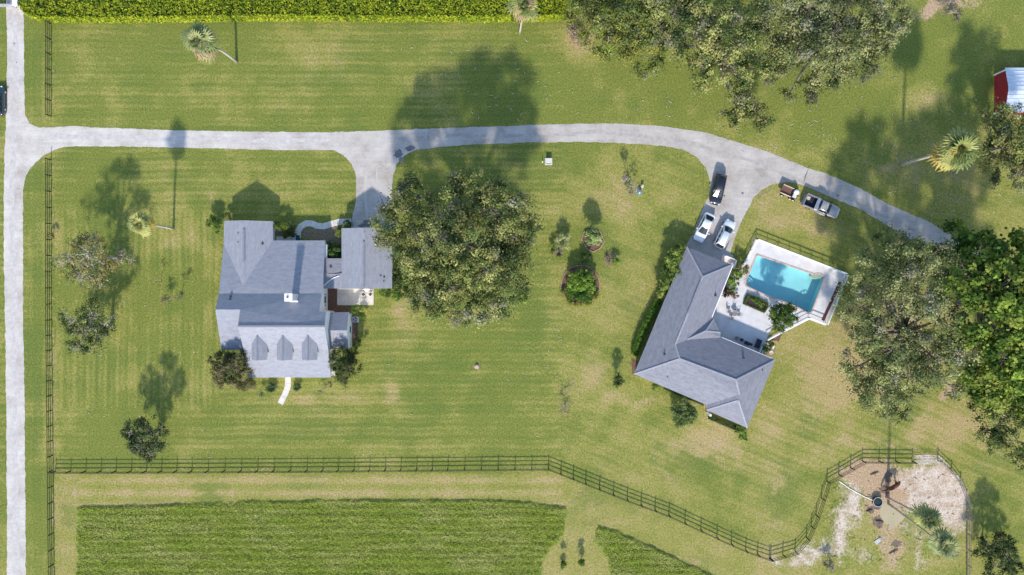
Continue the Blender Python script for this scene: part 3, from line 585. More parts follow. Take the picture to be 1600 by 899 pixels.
HEDGECORE = mat('hedge_core', (.03, .05, .012), .95, .3, 3.0)
def leafy_box(name, label, cat, poly, h, n, size, pal, kind=None, lump=.25, patch=1.0, slope=0.0):
    """leaves over the top and sides of an outline (ground pixels), on a dark woody core"""
    xs = [p[0] for p in poly]; ys = [p[1] for p in poly]; cx, cy = XY(sum(xs) / len(xs), sum(ys) / len(ys))
    o = thing(name, label, cat, (cx, cy, 0))
    if kind: o['kind'] = kind
    core = [((p[0] * .1 - 80 - cx) * .96 + cx, (44.95 - p[1] * .1 - cy) * .96 + cy) for p in poly]
    MB().prism(core, 0, h * .6).build('core', HEDGECORE, o)
    X = RNG.uniform(min(xs), max(xs), n * 3); Y = RNG.uniform(min(ys), max(ys), n * 3); m = inside(X, Y, poly); X, Y = X[m][:n], Y[m][:n]
    d = segdist(X, Y, poly) * .1
    lum = fbm(X / (10 * patch), Y / (10 * patch), 5, 3)
    top = h * (.86 + lump * (lum - .5) * 2) - np.clip(.35 - d, 0, .35) * .9
    z = top - RNG.exponential(.12, len(X))
    e = max(6, int(n * .45)); per = []; L = 0
    k = len(poly); seg = [(poly[i], poly[(i + 1) % k]) for i in range(k)]; ln = np.array([math.hypot(a[0] - b[0], a[1] - b[1]) for a, b in seg])
    idx = RNG.choice(k, e, p=ln / ln.sum()); t = RNG.random(e)
    A_ = np.array([s[0] for s in seg])[idx]; B_ = np.array([s[1] for s in seg])[idx]; q = A_ + (B_ - A_) * t[:, None]
    nrm = np.column_stack([(B_ - A_)[:, 1], -(B_ - A_)[:, 0]]).astype(float); nrm /= np.linalg.norm(nrm, axis=1, keepdims=True) + 1e-9
    cpx = np.array([sum(xs) / k, sum(ys) / k]); sgn = np.sign(np.sum(nrm * (q - cpx), 1)); nrm *= sgn[:, None]
    zz = RNG.uniform(.05, .95, e) * h; q = q + nrm * RNG.normal(0, .9, (e, 1)) - nrm * (zz[:, None] * slope * 10)
    C = np.concatenate([np.column_stack([X * .1 - 80, 44.95 - Y * .1, z]), np.column_stack([q[:, 0] * .1 - 80, 44.95 - q[:, 1] * .1, zz])])
    N = np.concatenate([np.tile([0, 0, 1.0], (len(X), 1)), np.column_stack([nrm[:, 0], -nrm[:, 1], np.full(e, .5)])]) + RNG.normal(size=(len(C), 3)) * .5
    c0 = np.array(pal); t_ = fbm(C[:, 0] / patch, C[:, 1] / patch, 9, 3); ci = np.clip(((t_ - .25) * 2 * len(pal) + RNG.normal(0, .7, len(C))).astype(int), 0, len(pal) - 1)
    K = c0[ci] * RNG.uniform(.7, 1.3, (len(C), 1)); quads('leaves', C, N, size * RNG.uniform(.6, 1.4, len(C)), K, o)
    return o
leafy_box('tall_hedge', 'long tall yellow-green planting along the upper edge of the lawn', 'hedge', CROP, 2.3, 40000, .34, [(.20,.26,.018), (.29,.34,.022), (.38,.40,.03), (.13,.19,.014)], lump=.16, patch=.8, slope=.05)
leafy_box('clipped_hedge', 'clipped dark green hedge along the lower left side of the grey house', 'hedge', [(1023,468),(1032,471),(1006,522),(994,556),(986,552),(996,520)], 1.3, 9500, .18, [(.12,.21,.03), (.17,.28,.045), (.08,.15,.022)], patch=.5)
leafy_box('low_hedge', 'narrow low hedge under the lower eave of the grey house', 'hedge', [(1038,603),(1060,612),(1100,630),(1099,634),(1058,617),(1036,608)], .5, 1200, .15, SHRUB + OLIVE)
leafy_box('low_hedge', 'narrow low hedge under the lowest eave near the roof corner', 'hedge', [(1108,647),(1160,669),(1158,676),(1106,654)], .6, 1500, .15, SHRUB + DARKL)
# hay meadows: uncountable grass
def hay(name, label, poly, n):
    poly = jitter_outline(poly, 4, 2.4, 8); xs = [p[0] for p in poly]; ys = [p[1] for p in poly]
    X = RNG.uniform(min(xs), max(xs), n * 2); Y = RNG.uniform(min(ys), min(max(ys), 935), n * 2); m = inside(X, Y, poly)
    row = .5 + .5 * np.sin(Y * .55 + 7.0 * fbm(X / 90, Y / 14, 4)); keep = RNG.random(len(X)) < (.84 + .16 * row) * (.55 + .7 * fbm(X / 26, Y / 12, 77)); m &= keep
    X, Y, row = X[m][:n], Y[m][:n], row[m][:n]
    d = segdist(X, Y, poly) * .1; hgt = (.27 + .07 * row) * (.6 + .7 * fbm(X / 18, Y / 18, 21)) * np.clip(.4 + d * 2, .5, 1)
    C = np.column_stack([X * .1 - 80, 44.95 - Y * .1, hgt * .62 + RNG.uniform(0, .12, len(X))])
    N = RNG.normal(size=(len(X), 3)) * .5; N[:, 1] -= .35; N[:, 2] = np.abs(N[:, 2]) + .6
    dryness = np.clip(fbm(X / 40, Y / 14, 63) * 1.5 - .55 + RNG.normal(0, .18, len(X)), 0, 1)[:, None]
    K = (np.array([.28,.345,.05]) * (1 - dryness) + np.array([.46,.44,.16]) * dryness) * RNG.uniform(.65, 1.35, (len(X), 1))
    o = quads(name, C, N, hgt * RNG.uniform(.5, 1.2, len(X)), K, None, .38)
    tag(o, label, 'grass', kind='stuff')
hay('hay_grass', 'tall uncut grass filling the large meadow along the lower edge', HAY_A, 125000)
hay('hay_grass', 'tall uncut grass in the wedge right of the mown keyhole', HAY_B, 23000)

# ------------------------------------------------------------------ palms
PTRUNK = mat('palm_trunk', (.42, .37, .31), .95, .3, 4.0, .4)
def frond_meshes():
    out = {}
    defs = {'green': (.17, .205, .055, .25), 'lime': (.30, .30, .09, .35), 'blue': (.23, .25, .10, .2), 'gold': (.40, .28, .06, .8), 'brown': (.30, .21, .11, 1.1), 'dark': (.045, .085, .025, .3), 'olive': (.20, .22, .09, .45)}
    for nm, (r, g, b, droop) in defs.items():
        m = mat('frond_' + nm, (r, g, b), .6, .3, 6.0)
        for var in range(2):
            rnd = random.Random(var * 7 + len(nm)); mbb = MB(); mbb.tube([(0, 0, 0), (.45, 0, .10), (.95, 0, .06)], [.035, .028, .02], 5, False)
            nb = 15
            for k in range(nb):
                a = (k / (nb - 1) - .5) * R(230); L = (1.05 + .25 * math.cos(a)) * rnd.uniform(.85, 1.1); a += rnd.uniform(-.05, .05)
                d = Vector((math.cos(a), math.sin(a), 0)); s = Vector((-d.y, d.x, 0)); c = Vector((.92, 0, .06)); dr = droop * rnd.uniform(.7, 1.3)
                p1 = c + d * L * .5 + Vector((0, 0, .10 - dr * .12)); p2 = c + d * L * .82 + Vector((0, 0, .04 - dr * .38)); p3 = c + d * L + Vector((0, 0, -.08 - dr * .7)); w = .10
                mbb.poly([c, p1 + s * w, p1 + Vector((0, 0, -.05)), p1 - s * w][:2] + [p1 - s * w])
                mbb.poly([p1 + s * w, p2 + s * w * .6, p2 - s * w * .6, p1 - s * w]); mbb.poly([p2 + s * w * .6, p3, p2 - s * w * .6])
            me = mbb.mesh('frond'); me.materials.append(m); out.setdefault(nm, []).append(me)
    return out
FR = frond_meshes()
def palm(label, base, crown, n=30, scale=1.0, kinds=('green', 'lime', 'gold'), bend=0.0, tr=.17):
    bx, by = XY(*base); rb = math.hypot(base[0] - 800, base[1] - 449.5); rc_ = math.hypot(crown[0] - 800, crown[1] - 449.5)
    h = CAMH * (1 - rb / rc_); t = Vector(P(crown[0], crown[1], h)); b = Vector((bx, by, 0))
    o = thing('palm_tree', label, 'palm tree', tuple(b)); pts = []
    for k in range(7):
        f = k / 6; p = b.lerp(t, f); sd = Vector((-(t.y - b.y), t.x - b.x, 0)); pts.append(p + Vector((-.35 * bend, .94 * bend, 0)) * math.sin(f * math.pi))
    MB().tube(pts, [tr * 1.35, tr * 1.05, tr, tr * .95, tr * .9, tr * 1.0, tr * .9], 9).build('trunk', PTRUNK, o, smooth=True)
    top = t - b
    for k in range(n):
        f = (k + .5) / n; az = k * 2.39996 + random.uniform(-.2, .2); el = R(70) - f * R(118) + random.uniform(-.12, .12)
        kd = kinds[0] if f < .45 else (kinds[1] if f < .66 else kinds[2])
        if random.random() < .28: kd = random.choice(kinds)
        fr = bpy.data.objects.new('frond', random.choice(FR[kd])); COL.objects.link(fr); fr.parent = o
        fr.location = top + Vector((0, 0, .25 - f * .5)); fr.rotation_euler = (random.uniform(-.45, .45), -el + random.uniform(-.15, .15), az + random.uniform(-.2, .2)); s = scale * random.uniform(.75, 1.15) * (.8 + .25 * f); fr.scale = (s, s, s)
    return o
palm('leaning cabbage palm on the upper left lawn with curved pale trunk', (370,97), (311,65), 26, 1.3, ('blue', 'green', 'brown'), .6)
palm('short-crowned golden palm beside the half-bare oak', (271,358), (220,350), 30, .95, ('lime', 'lime', 'gold'), .15)
palm('tall palm with golden skirt in the shaded lawn near the red shed', (1408,258), (1494,234), 36, 1.55, ('green', 'lime', 'gold'), .1, .22)
palm('palm at the upper edge in front of the tall hedge', (812,52), (819,10), 30, 1.2, ('green', 'lime', 'brown'), 0, .15)
palm('upper of the two tall palms in the sandy paddock', (1385,777), (1451,811), 24, 1.0, ('olive', 'green', 'lime'), 0, .15)
palm('lower of the two tall palms in the sandy paddock', (1388,787), (1474,852), 26, 1.12, ('blue', 'olive', 'green'), 0, .15)
def rosette(label, base, h, n, scale, kinds, name='sago_palm'):
    bx, by = XY(*base); o = thing(name, label, 'plant', (bx, by, 0))
    MB().tube([(bx, by, -.05), (bx, by, h * .5), (bx, by, h)], [.14, .13, .1], 8).build('stem', PTRUNK, o)
    for k in range(n):
        f = (k + .5) / n; fr = bpy.data.objects.new('frond', random.choice(FR[random.choice(kinds)])); COL.objects.link(fr); fr.parent = o
        fr.location = (0, 0, h); fr.rotation_euler = (random.uniform(-.3, .3), -(R(75) - f * R(75)), k * 2.39996); s = scale * random.uniform(.85, 1.1); fr.scale = (s, s * .7, s)
rosette('round dark sago palm left of the front walk', (426,605), .4, 22, .48, ('dark',))
rosette('smaller dark sago palm right of the front walk', (466,604), .4, 18, .42, ('dark',))
rosette('pale spiky yucca in the small bed right of the great oak', (878,378), .8, 20, .75, ('blue', 'blue', 'lime'), 'yucca_plant')

# ------------------------------------------------------------------ garden beds
MULCH = mat('red_mulch', (.15, .085, .055), .95, .4, 5.0, .5)
DIRT = mat('bed_soil', (.20, .15, .095), .95, .4, 4.0, .5)
def bed(name, poly, m=MULCH, z=.03):
    o = MB().prism([XY(*p) for p in jitter_outline(poly, 2.0, .5, 9)], -.05, z).build(name, m); o['kind'] = 'structure'; return o
def disc(cx, cy, rx, ry, n=24): return [(cx + rx * math.cos(2 * math.pi * k / n), cy + ry * math.sin(2 * math.pi * k / n)) for k in range(n)]
bed('mulch_bed', disc(907, 445, 29, 29)); bed('mulch_bed', [(909,374),(912,362),(923,357),(938,362),(944,377),(938,388),(927,394),(918,390)])
bed('mulch_bed', disc(954, 405, 10, 10), DIRT); bed('mulch_bed', disc(871, 392, 9, 8), DIRT)
bed('mulch_bed', [(511,451),(527,451),(527,478),(548,478),(548,489),(511,489)]); bed('mulch_bed', [(549,492),(559,495),(559,538),(550,542)])
bed('mulch_bed', [(428,347),(456,347),(460,376),(428,376)], DIRT); bed('mulch_bed', [(472,358),(532,352),(533,404),(508,404),(508,376),(472,372)], DIRT)
bed('mulch_bed', [(1128,452),(1141,424),(1152,428),(1157,440),(1150,468),(1140,466)], DIRT); bed('mulch_bed', [(1200,530),(1217,520),(1222,522),(1217,534)]); bed('mulch_bed', [(1189,536),(1212,541),(1208,556),(1190,556)], DIRT)
bed('mulch_bed', [(986,560),(1000,566),(1000,590),(988,584)])
EDGE = mat('edging_brick', (.42, .27, .20), .9, .3, 3.0, .2)
def edging(label, poly, step=3.4, closed=True):
    pts = [Vector(XY(*p)) for p in poly]; c = sum((Vector(p) for p in pts), Vector((0, 0))) / len(pts); o = thing('bed_edging', label, 'edging', (c.x, c.y, 0))
    me = MB().box((0, 0, .06), (.26, .12, .14)).mesh('brick'); me.materials.append(EDGE)
    for a, b in zip(pts, pts[1:] + pts[:1] if closed else pts[1:]):
        k = max(1, round((b - a).length / (step * .1)))
        for j in range(k):
            p = a.lerp(b, (j + .5) / k); br = bpy.data.objects.new('brick', me); COL.objects.link(br); br.parent = o; br.location = (p.x - c.x, p.y - c.y, 0); br.rotation_euler = (0, 0, math.atan2(b.y - a.y, b.x - a.x) + random.uniform(-.08, .08))
edging('brick edging of the diamond-shaped mulch bed', [(909,374),(912,362),(923,357),(938,362),(944,377),(938,388),(927,394),(918,390)])
edging('brick edging round the large circular bed', disc(907, 445, 30, 30, 28))
shrub('topiary_tree', 'round clipped shrub on a stem in the diamond mulch bed', (925,373), [(926,368,13,2.6,1.1),(921,365,8,2.6,.9),(931,371,8,2.4,.9)], pal=[(.22,.27,.09), (.30,.33,.14), (.14,.19,.06)], size=.24, dens=18, rc=.3)
shrub('shrub', 'bright green bush filling the lower half of the circular bed', (909,447), [(905,440,15,1.8,1.1),(913,434,12,2.0,1.1),(922,446,12,1.5,.9),(900,432,10,1.7,1),(893,446,9,1.2,.8)], pal=[(.15,.24,.035), (.22,.31,.05), (.10,.17,.025)], size=.22)
shrub('shrub', 'deep green mound at the bottom of the circular bed', (907,458), [(905,457,14,1.1,.7),(896,452,11,.9,.6),(916,459,11,.9,.6)], pal=[(.045,.11,.02), (.075,.15,.03)], size=.15)
shrub('shrub', 'yellow fringe of low plants along the lower rim of the circular bed', (905,471), [(884,458,6,.5,.4),(893,468,7,.5,.4),(905,473,8,.5,.4),(918,470,8,.5,.4),(929,462,6,.5,.4)], pal=[(.20,.22,.04), (.15,.19,.03)], size=.15)
shrub('shrub', 'dark green shrub just above the circular bed', (915,405), [(916,404,9,1.0,.7)], pal=[(.04,.08,.02), (.06,.10,.025)], size=.15)
shrub('shrub', 'green plant at the right of the little round bed', (963,408), [(963,408,6,.8,.5)])
shrub('shrub', 'brown stubble plant in the little round bed', (953,405), [(952,404,6,.5,.3)], pal=[(.22,.16,.12), (.28,.24,.17), (.12,.10,.06)], per=12)
shrub('shrub', 'yellow-green plant left of the spiky yucca', (866,388), [(865,387,7,.8,.5)], pal=[(.18,.23,.04), (.12,.17,.03)])
shrub('shrub', 'dark little plant below the spiky yucca', (873,396), [(873,396,5,.6,.4)], pal=DARKL)

# ------------------------------------------------------------------ houses
def shingle_material(name, c0, c1, c2):
    m = bpy.data.materials.new(name); m.use_nodes = True; n, l = nodes_of(m); b = n['Principled BSDF']
    b.inputs['Roughness'].default_value = .9; b.inputs['Specular IOR Level'].default_value = .2
    uv = n.new('ShaderNodeUVMap'); uv.uv_map = 'slope'
    br = n.new('ShaderNodeTexBrick'); br.inputs['Scale'].default_value = 1; br.inputs['Brick Width'].default_value = .42; br.inputs['Row Height'].default_value = .19; br.inputs['Mortar Size'].default_value = .012
    br.inputs['Color1'].default_value = (*c0, 1); br.inputs['Color2'].default_value = (*c1, 1); br.inputs['Mortar'].default_value = (*(x * .6 for x in c0), 1)
    l.new(uv.outputs[0], br.inputs['Vector'])
    mp = n.new('ShaderNodeMapping'); mp.inputs['Scale'].default_value = (.6, 1.6, 1); l.new(uv.outputs[0], mp.inputs[0])
    t = n.new('ShaderNodeTexNoise'); t.inputs['Scale'].default_value = 1.3; t.inputs['Detail'].default_value = 8; t.inputs['Roughness'].default_value = .75; l.new(mp.outputs[0], t.inputs['Vector'])
    r = n.new('ShaderNodeMapRange'); r.inputs[1].default_value = .3; r.inputs[2].default_value = .7; l.new(t.outputs[0], r.inputs[0])
    mx = n.new('ShaderNodeMix'); mx.data_type = 'RGBA'; mx.inputs[7].default_value = (*c2, 1)
    sc = n.new('ShaderNodeMath'); sc.operation = 'MULTIPLY'; sc.inputs[1].default_value = .75; l.new(r.outputs[0], sc.inputs[0]); l.new(sc.outputs[0], mx.inputs[0]); l.new(br.outputs[0], mx.inputs[6])
    l.new(mx.outputs[2], b.inputs['Base Color'])
    bp = n.new('ShaderNodeBump'); bp.inputs['Strength'].default_value = .4; bp.inputs['Distance'].default_value = .02; l.new(br.outputs['Fac'], bp.inputs['Height']); bp.invert = True; l.new(bp.outputs[0], b.inputs['Normal'])
    return m
SH1 = shingle_material('grey_blue_shingle', (.212, .218, .262), (.272, .276, .318), (.355, .355, .382))
SH2 = shingle_material('slate_grey_shingle', (.150, .152, .185), (.200, .202, .24), (.275, .273, .30))
WHITE = mat('white_paint', (.78, .77, .76), .6, .05, 1.5)
FASCIA = mat('fascia_white', (.70, .69, .67), .6, .06, 2.0)
GLASS = mat('dark_glass', (.03, .045, .06), .12, .1, 1.0, 0, 0, .6)
VENT = mat('vent_pipe', (.06, .06, .07), .7, .2, 4.0)
RIDGEM = mat('ridge_cap_grey', (.20, .205, .25), .9, .15, 3.0)
def roof(name, V, faces, parent, m, th=.2, fascia=FASCIA):
    """sloping planes (ground-pixel corners with heights) with thickness and a pale edge board"""
    off = ORIGIN[parent.name]; W = [Vector(P(*v)) - off for v in V]; n = len(W); v = W + [w - Vector((0, 0, th)) for w in W]; f = []; mi = []; edge = {}
    for q in faces:
        nn = Vector((0, 0, 0))
        for a, b in zip(q, q[1:] + q[:1]): nn += W[a].cross(W[b])
        if nn.z < 0: q = q[::-1]
        f.append(tuple(q)); mi.append(0)
        for a, b in zip(q, q[1:] + q[:1]): edge[(a, b)] = 1
    nt = len(f)
    for q in f[:nt]: f.append(tuple(k + n for k in reversed(q))); mi.append(1)
    for (a, b) in edge:
        if (b, a) not in edge: f.append((b, a, a + n, b + n)); mi.append(1)
    me = bpy.data.meshes.new(name); me.from_pydata([tuple(p) for p in v], [], f); me.update(); me.polygons.foreach_set('material_index', mi)
    uv = me.uv_layers.new(name='slope')
    for p in me.polygons:
        N = p.normal; h = Vector((-N.y, N.x, 0)); h = h.normalized() if h.length > 1e-4 else Vector((1, 0, 0)); u = N.cross(h)
        for li in p.loop_indices:
            c = me.vertices[me.loops[li].vertex_index].co; uv.data[li].uv = (c.dot(h), c.dot(u))
    o = link_mesh(name, me, [m, fascia], parent); ORIGIN[o.name] = off; return o
def walls(name, pts, parent, m, closed=True):
    """upright wall sheets through world points (x, y, top)"""
    mbb = MB(); q = pts + pts[:1] if closed else pts
    for a, b in zip(q[:-1], q[1:]):
        d = Vector((b[0] - a[0], b[1] - a[1])); 
        if d.length < 1e-4: continue
        nn = Vector((-d.y, d.x)).normalized() * .07
        i = len(mbb.v)
        for s in (1, -1):
            mbb.v += [(a[0] + nn.x * s, a[1] + nn.y * s, -.1), (b[0] + nn.x * s, b[1] + nn.y * s, -.1), (b[0] + nn.x * s, b[1] + nn.y * s, b[2]), (a[0] + nn.x * s, a[1] + nn.y * s, a[2])]
        for k in ((0, 1, 2, 3), (7, 6, 5, 4), (3, 2, 6, 7), (0, 4, 5, 1), (1, 5, 6, 2), (0, 3, 7, 4)): mbb.f.append(tuple(i + j for j in k)); mbb.mi.append(0)
    return mbb.build(name, m, parent)
def ridge_cap(parent, a, b, w=.32, m=RIDGEM, h=.05, name='ridge_vent'):
    A_, B_ = Vector(P(*a)), Vector(P(*b)); A_.z += h; B_.z += h; return MB().bar(A_, B_, w, .1).build(name, m, parent)
def pipe_vent(parent, px, py, z, h=.25, r=.08):
    x, y, _ = P(px, py, z); mbb = MB(); mbb.tube([(x, y, z - .25), (x, y, z + h)], r, 8); mbb.lathe((x, y, z - .02), [(.2, 0), (.18, .06), (.09, .1)], 10); mbb.build('vent_pipe', VENT, parent)

# --- the white house with dormers
hx, hy = XY(440, 470); H1 = thing('white_house', 'two-part white house with pale blue-grey shingle roofs, three dormers and a chimney', 'house', (hx, hy, 0))
V = [(350,345.5,2.8),(381,344.5,4.56),(426,346,2.8),(426,376,2.8),(380,447,4.5),(349.5,381,2.85),(342,459,4.7),(508,376,2.8),(503,459,4.7)]
low_roof = roof('wing_roof', V, [[0, 1, 4, 5], [1, 2, 3, 4], [5, 4, 6], [4, 3, 7, 8, 6]], H1, SH1)
V = [(342,459.3,4.72),(336.5,484,6.1),(375.4,484,6.1),(381,459.3,4.72),(346,547,3.9),(384.5,547,3.9)]
roof('side_wing_roof', V, [[0, 1, 2, 3], [1, 4, 5, 2]], H1, SH1)
V = [(381,459.3,4.72),(503,459.3,4.72),(498.5,487,6.04),(509.5,487,6.04),(507,510,7.1),(371.5,510,7.1),(375.3,484.2,6.1),(513,548,4.7),(381,548,4.7),(517,590,3.0),(386.5,590,3.0)]
main_roof = roof('main_roof', V, [[0, 1, 2, 6], [6, 2, 3, 4, 5], [5, 4, 7, 8], [8, 7, 9, 10]], H1, SH1)
V = [(515.4,488.5,2.5),(545,488,2.5),(541.8,516.6,3.9),(512,516.6,3.9),(544.6,546,2.5),(514,546,2.5)]
roof('annex_roof', V, [[0, 1, 2, 3], [3, 2, 4, 5]], H1, SH1)
roof('breezeway_roof', [(507,404,2.62),(534.5,404,2.62),(534.5,427.2,2.56),(505,427.2,2.56)], [[0, 1, 2, 3]], H1, SH2)
garage_roof = roof('garage_roof', [(533.5,357,2.8),(568.5,356,4.6),(612.5,357,2.8),(612.5,451,2.8),(568.5,451.5,4.6),(533.5,451,2.8),(505,451,2.40),(506,428,2.42),(534,428,2.8)],
     [[0, 1, 4, 5, 8], [1, 2, 3, 4], [8, 5, 6, 7]], H1, SH1)
ridge_cap(H1, (568.5,377,4.6), (568.5,450,4.6)); ridge_cap(H1, (381,358,4.56), (381,409,4.54)); ridge_cap(H1, (372,510,7.1), (507,510,7.1), .26, SH1, .02, 'ridge_cap')
walls('wall', [(-43.2,10.0,2.6),(-40.15,10.0,4.2),(-37.1,10.0,2.6),(-37.1,6.9,2.6),(-28.85,6.9,2.6),(-28.85,-.9,4.45),(-28.85,-3.6,5.7),(-43.2,-3.3,5.6),(-43.2,-.9,4.3),(-43.2,6.5,2.6)], H1, WHITE)
walls('wall', [(-43.2,-.9,4.4),(-43.2,-3.25,5.75),(-43.2,-8.9,3.7),(-39.6,-8.9,3.7),(-39.6,-13.0,2.8),(-27.8,-13.0,2.8),(-27.8,-9.43,4.4),(-27.8,-5.66,6.8),(-27.8,-3.75,5.8),(-28.85,-3.6,5.6)], H1, WHITE)
walls('wall', [(-27.75,-4.1,2.4),(-25.05,-4.1,2.4),(-25.05,-6.5,3.65),(-25.05,-9.2,2.4),(-27.75,-9.2,2.4)], H1, WHITE)
walls('wall', [(-25.6,8.7,2.6),(-22.15,8.7,4.35),(-18.7,8.7,2.6),(-18.7,.2,2.6),(-22.15,.2,4.35),(-25.6,.2,2.6)], H1, WHITE)
walls('wall', [(-28.8,4.2,2.45),(-25.7,4.2,2.45),(-25.7,2.5,2.45),(-28.8,2.5,2.45)], H1, WHITE)
def wall_window(parent, x, y0, y1, z0, z1, side=1):
    mbb = MB(); yc, zc = (y0 + y1) / 2, (z0 + z1) / 2; w, h = abs(y1 - y0), z1 - z0
    for yy, zz, a, b in ((y0, zc, .08, h + .16), (y1, zc, .08, h + .16)): mbb.box((x + side * .1, yy, zz), (.08, a, b))
    for zz in (z0, z1): mbb.box((x + side * .1, yc, zz), (.08, w, .08))
    f = mbb.build('window', WHITE, parent); MB().box((x + side * .085, yc, zc), (.04, w - .05, h - .05)).build('pane', GLASS, f)
for y0, y1 in ((-.95,-1.2),(-1.32,-2.45),(-2.6,-2.85)): wall_window(H1, -28.85, y0, y1, 1.2, 2.3)
for y0, y1 in ((6.3,5.9),(5.6,4.6)): wall_window(H1, -28.85, y0, y1, 1.1, 2.2)
wall_window(H1, -25.05, -6.0, -7.0, .9, 2.0)
MB().box((-28.55,5.45,1.15), (.5, 2.2, 2.3)).build('bay', WHITE, H1); 
# chimney
cx0, cx1, cy0, cy1 = -32.9, -31.9, -1.95, -.95
mbb = MB(); mbb.box(((cx0 + cx1) / 2, (cy0 + cy1) / 2, 6.2), (cx1 - cx0, cy1 - cy0, 3.4)); ch = mbb.build('chimney', WHITE, H1)
mbb = MB(); mbb.box(((cx0 + cx1) / 2, (cy0 + cy1) / 2, 7.95), (cx1 - cx0 + .16, cy1 - cy0 + .16, .14)); mbb.build('chimney_cap', WHITE, ch)
MB().tube([(cx0 + .4, cy1 - .45, 7.9), (cx0 + .4, cy1 - .45, 8.2)], .16, 10).build('flue', mat('flue_clay', (.16, .13, .11), .9, .2, 3), ch)
mbb = MB(); mbb.box(((cx0 + cx1) / 2, cy0 - .12, 5.42), (1.2, .24, .05), 0, 1, Matrix.Rotation(R(27), 3, 'X')); mbb.build('flashing', FASCIA, ch)
for px, py, z in ((372.5,364.5,3.95),(372.5,378.7,3.95),(410,381,3.4),(360.5,463.5,5.0),(359.5,468,5.2),(594.5,431,3.45),(600,440,3.2),(600,433,3.25),(517,417,2.62)): pipe_vent(H1, px, py, z)
# dormers
DSH = SH1
for k, X in enumerate((-37.55, -33.8, -30.1)):
    d = bpy.data.objects.new('dormer', None); COL.objects.link(d); d.parent = H1; ORIGIN[d.name] = ORIGIN[H1.name]
    mbb = MB(); hw = .92
    mbb.v += [(X - hw, -10.45, 4.0), (X + hw, -10.45, 4.0), (X + hw, -10.45, 5.42), (X, -10.45, 6.15), (X - hw, -10.45, 5.42), (X - hw, -8.2, 5.42), (X + hw, -8.2, 5.42), (X - hw, -8.2, 4.6), (X + hw, -8.2, 4.6)]
    mbb.f += [(0, 1, 2, 3, 4), (1, 8, 6, 2), (0, 4, 5, 7)]; mbb.mi += [0, 0, 0]; mbb.build('cheek_wall', WHITE, d)
    off = ORIGIN[H1.name]; hw = 1.14; yf, ze, zr = -10.75, 5.36, 6.28
    pts = [(X, yf, zr), (X, -6.93, zr), (X - hw, yf, ze), (X - hw, -8.35, ze), (X + hw, yf, ze), (X + hw, -8.35, ze)]
    def inv(p): kk = 10 * CAMH / (CAMH - p[2]); return (p[0] * kk + 800, 449.5 - p[1] * kk, p[2])
    roof('dormer_roof', [inv(p) for p in pts], [[0, 1, 3, 2], [0, 4, 5, 1]], d, DSH, .12)
    MB().bar((X, yf, zr + .02), (X, -7.1, zr + .02), .2, .06).build('ridge_cap', RIDGEM, d)
    w = MB(); 
    for a, b, c2, dd in ((X - .45, 4.75, .07, 1.2), (X + .45, 4.75, .07, 1.2), (X, 4.75, .05, 1.2)): w.box((a, -10.49, b), (c2, .06, dd))
    for zz in (4.2, 5.35, 4.75): w.box((X, -10.49, zz), (.95, .06, .06))
    f = w.build('window', WHITE, d); MB().box((X, -10.47, 4.78), (.9, .03, 1.15)).build('pane', GLASS, f)
# porch posts and steps at the front, gutters
for X in (-39.4, -36.5, -33.6, -31.2, -28.2): MB().box((X, -13.35, 1.4), (.18, .18, 2.8)).build('porch_post', WHITE, H1)
MB().box((-33.8, -12.6, .1), (12.4, 2.4, .3)).build('porch_floor', CONC, H1)
mbb = MB(); a, b = Vector(P(506,447,2.55)), Vector(P(530,431,2.85)); mbb.tube([a, Vector(P(513,440,2.62)), Vector(P(521,434.5,2.74)), b], .06, 6); mbb.build('downspout', WHITE, H1)
mbb = MB(); mbb.box((-22.2, 9.0, 1.1), (5.2, .08, 2.1)); mbb.build('garage_door', mat('garage_door_white', (.68, .68, .67), .6, .05, 2), H1)
MB().box((-33.5,7.05,1.0), (1.0, .12, 2.0)).build('door', mat('teal_door', (.03, .10, .14), .5, .1, 2), H1)
tag(MB().box((-33.45,7.75,.06), (.62, .85, .03)).build('doormat', mat('teal_mat', (.02, .08, .13), .9, .2, 6)), 'small dark teal mat at the end of the curved walk', 'doormat')
tag(MB().box((-35.3,7.6,.05), (3.0, .75, .1)).build('back_step', CONC), kind='structure')
# rear patio
po = bpy.data.objects.new('patio', None); COL.objects.link(po); po['kind'] = 'structure'
for x0, x1 in ((-27.3,-25.5),(-25.5,-23.6),(-23.6,-21.6)): 
    for y0, y1 in ((-2.75,-1.0),(-1.0,.3)): MB().box(((x0 + x1) / 2, (y0 + y1) / 2, .05), (x1 - x0 - .025, y1 - y0 - .025, .1 + random.uniform(-.006, .006))).build('slab', mat('patio_concrete', (.58, .51, .44), .9, .12, 1.2, .1), po)
PLW = mat('white_plastic', (.80, .78, .76), .5, .04, 3); SEATD = mat('dark_cushion', (.07, .075, .09), .8, .2, 5); ORANGE = mat('orange_fabric', (.75, .26, .06), .7, .1, 4)
def chair(label, x, y, rz, z=.1, m=PLW, seat=PLW, group=None, name='patio_chair'):
    o = thing(name, label, 'chair', (x, y, z), rz, group)
    MB().box((0, 0, .43), (.46, .46, .05)).build('seat', seat, o, False)
    b = MB(); b.tube([(-.22, -.24, .43), (-.24, -.30, .75), (-.18, -.33, .92), (.18, -.33, .92), (.24, -.30, .75), (.22, -.24, .43)], .025, 6)
    for k in (-.1, 0, .1): b.bar((k, -.25, .45), (k, -.33, .9), .05, .02)
    b.build('backrest', m, o, False)
    for sx in (-1, 1):
        for sy in (-1, 1): MB().tube([(sx * .2, sy * .2, .42), (sx * .23, sy * .24, 0)], .022, 6).build('leg', m, o, False)
        MB().tube([(sx * .24, -.27, .66), (sx * .27, .02, .67), (sx * .25, .2, .62), (sx * .22, .22, .42)], .022, 6).build('armrest', m, o, False)
    return o
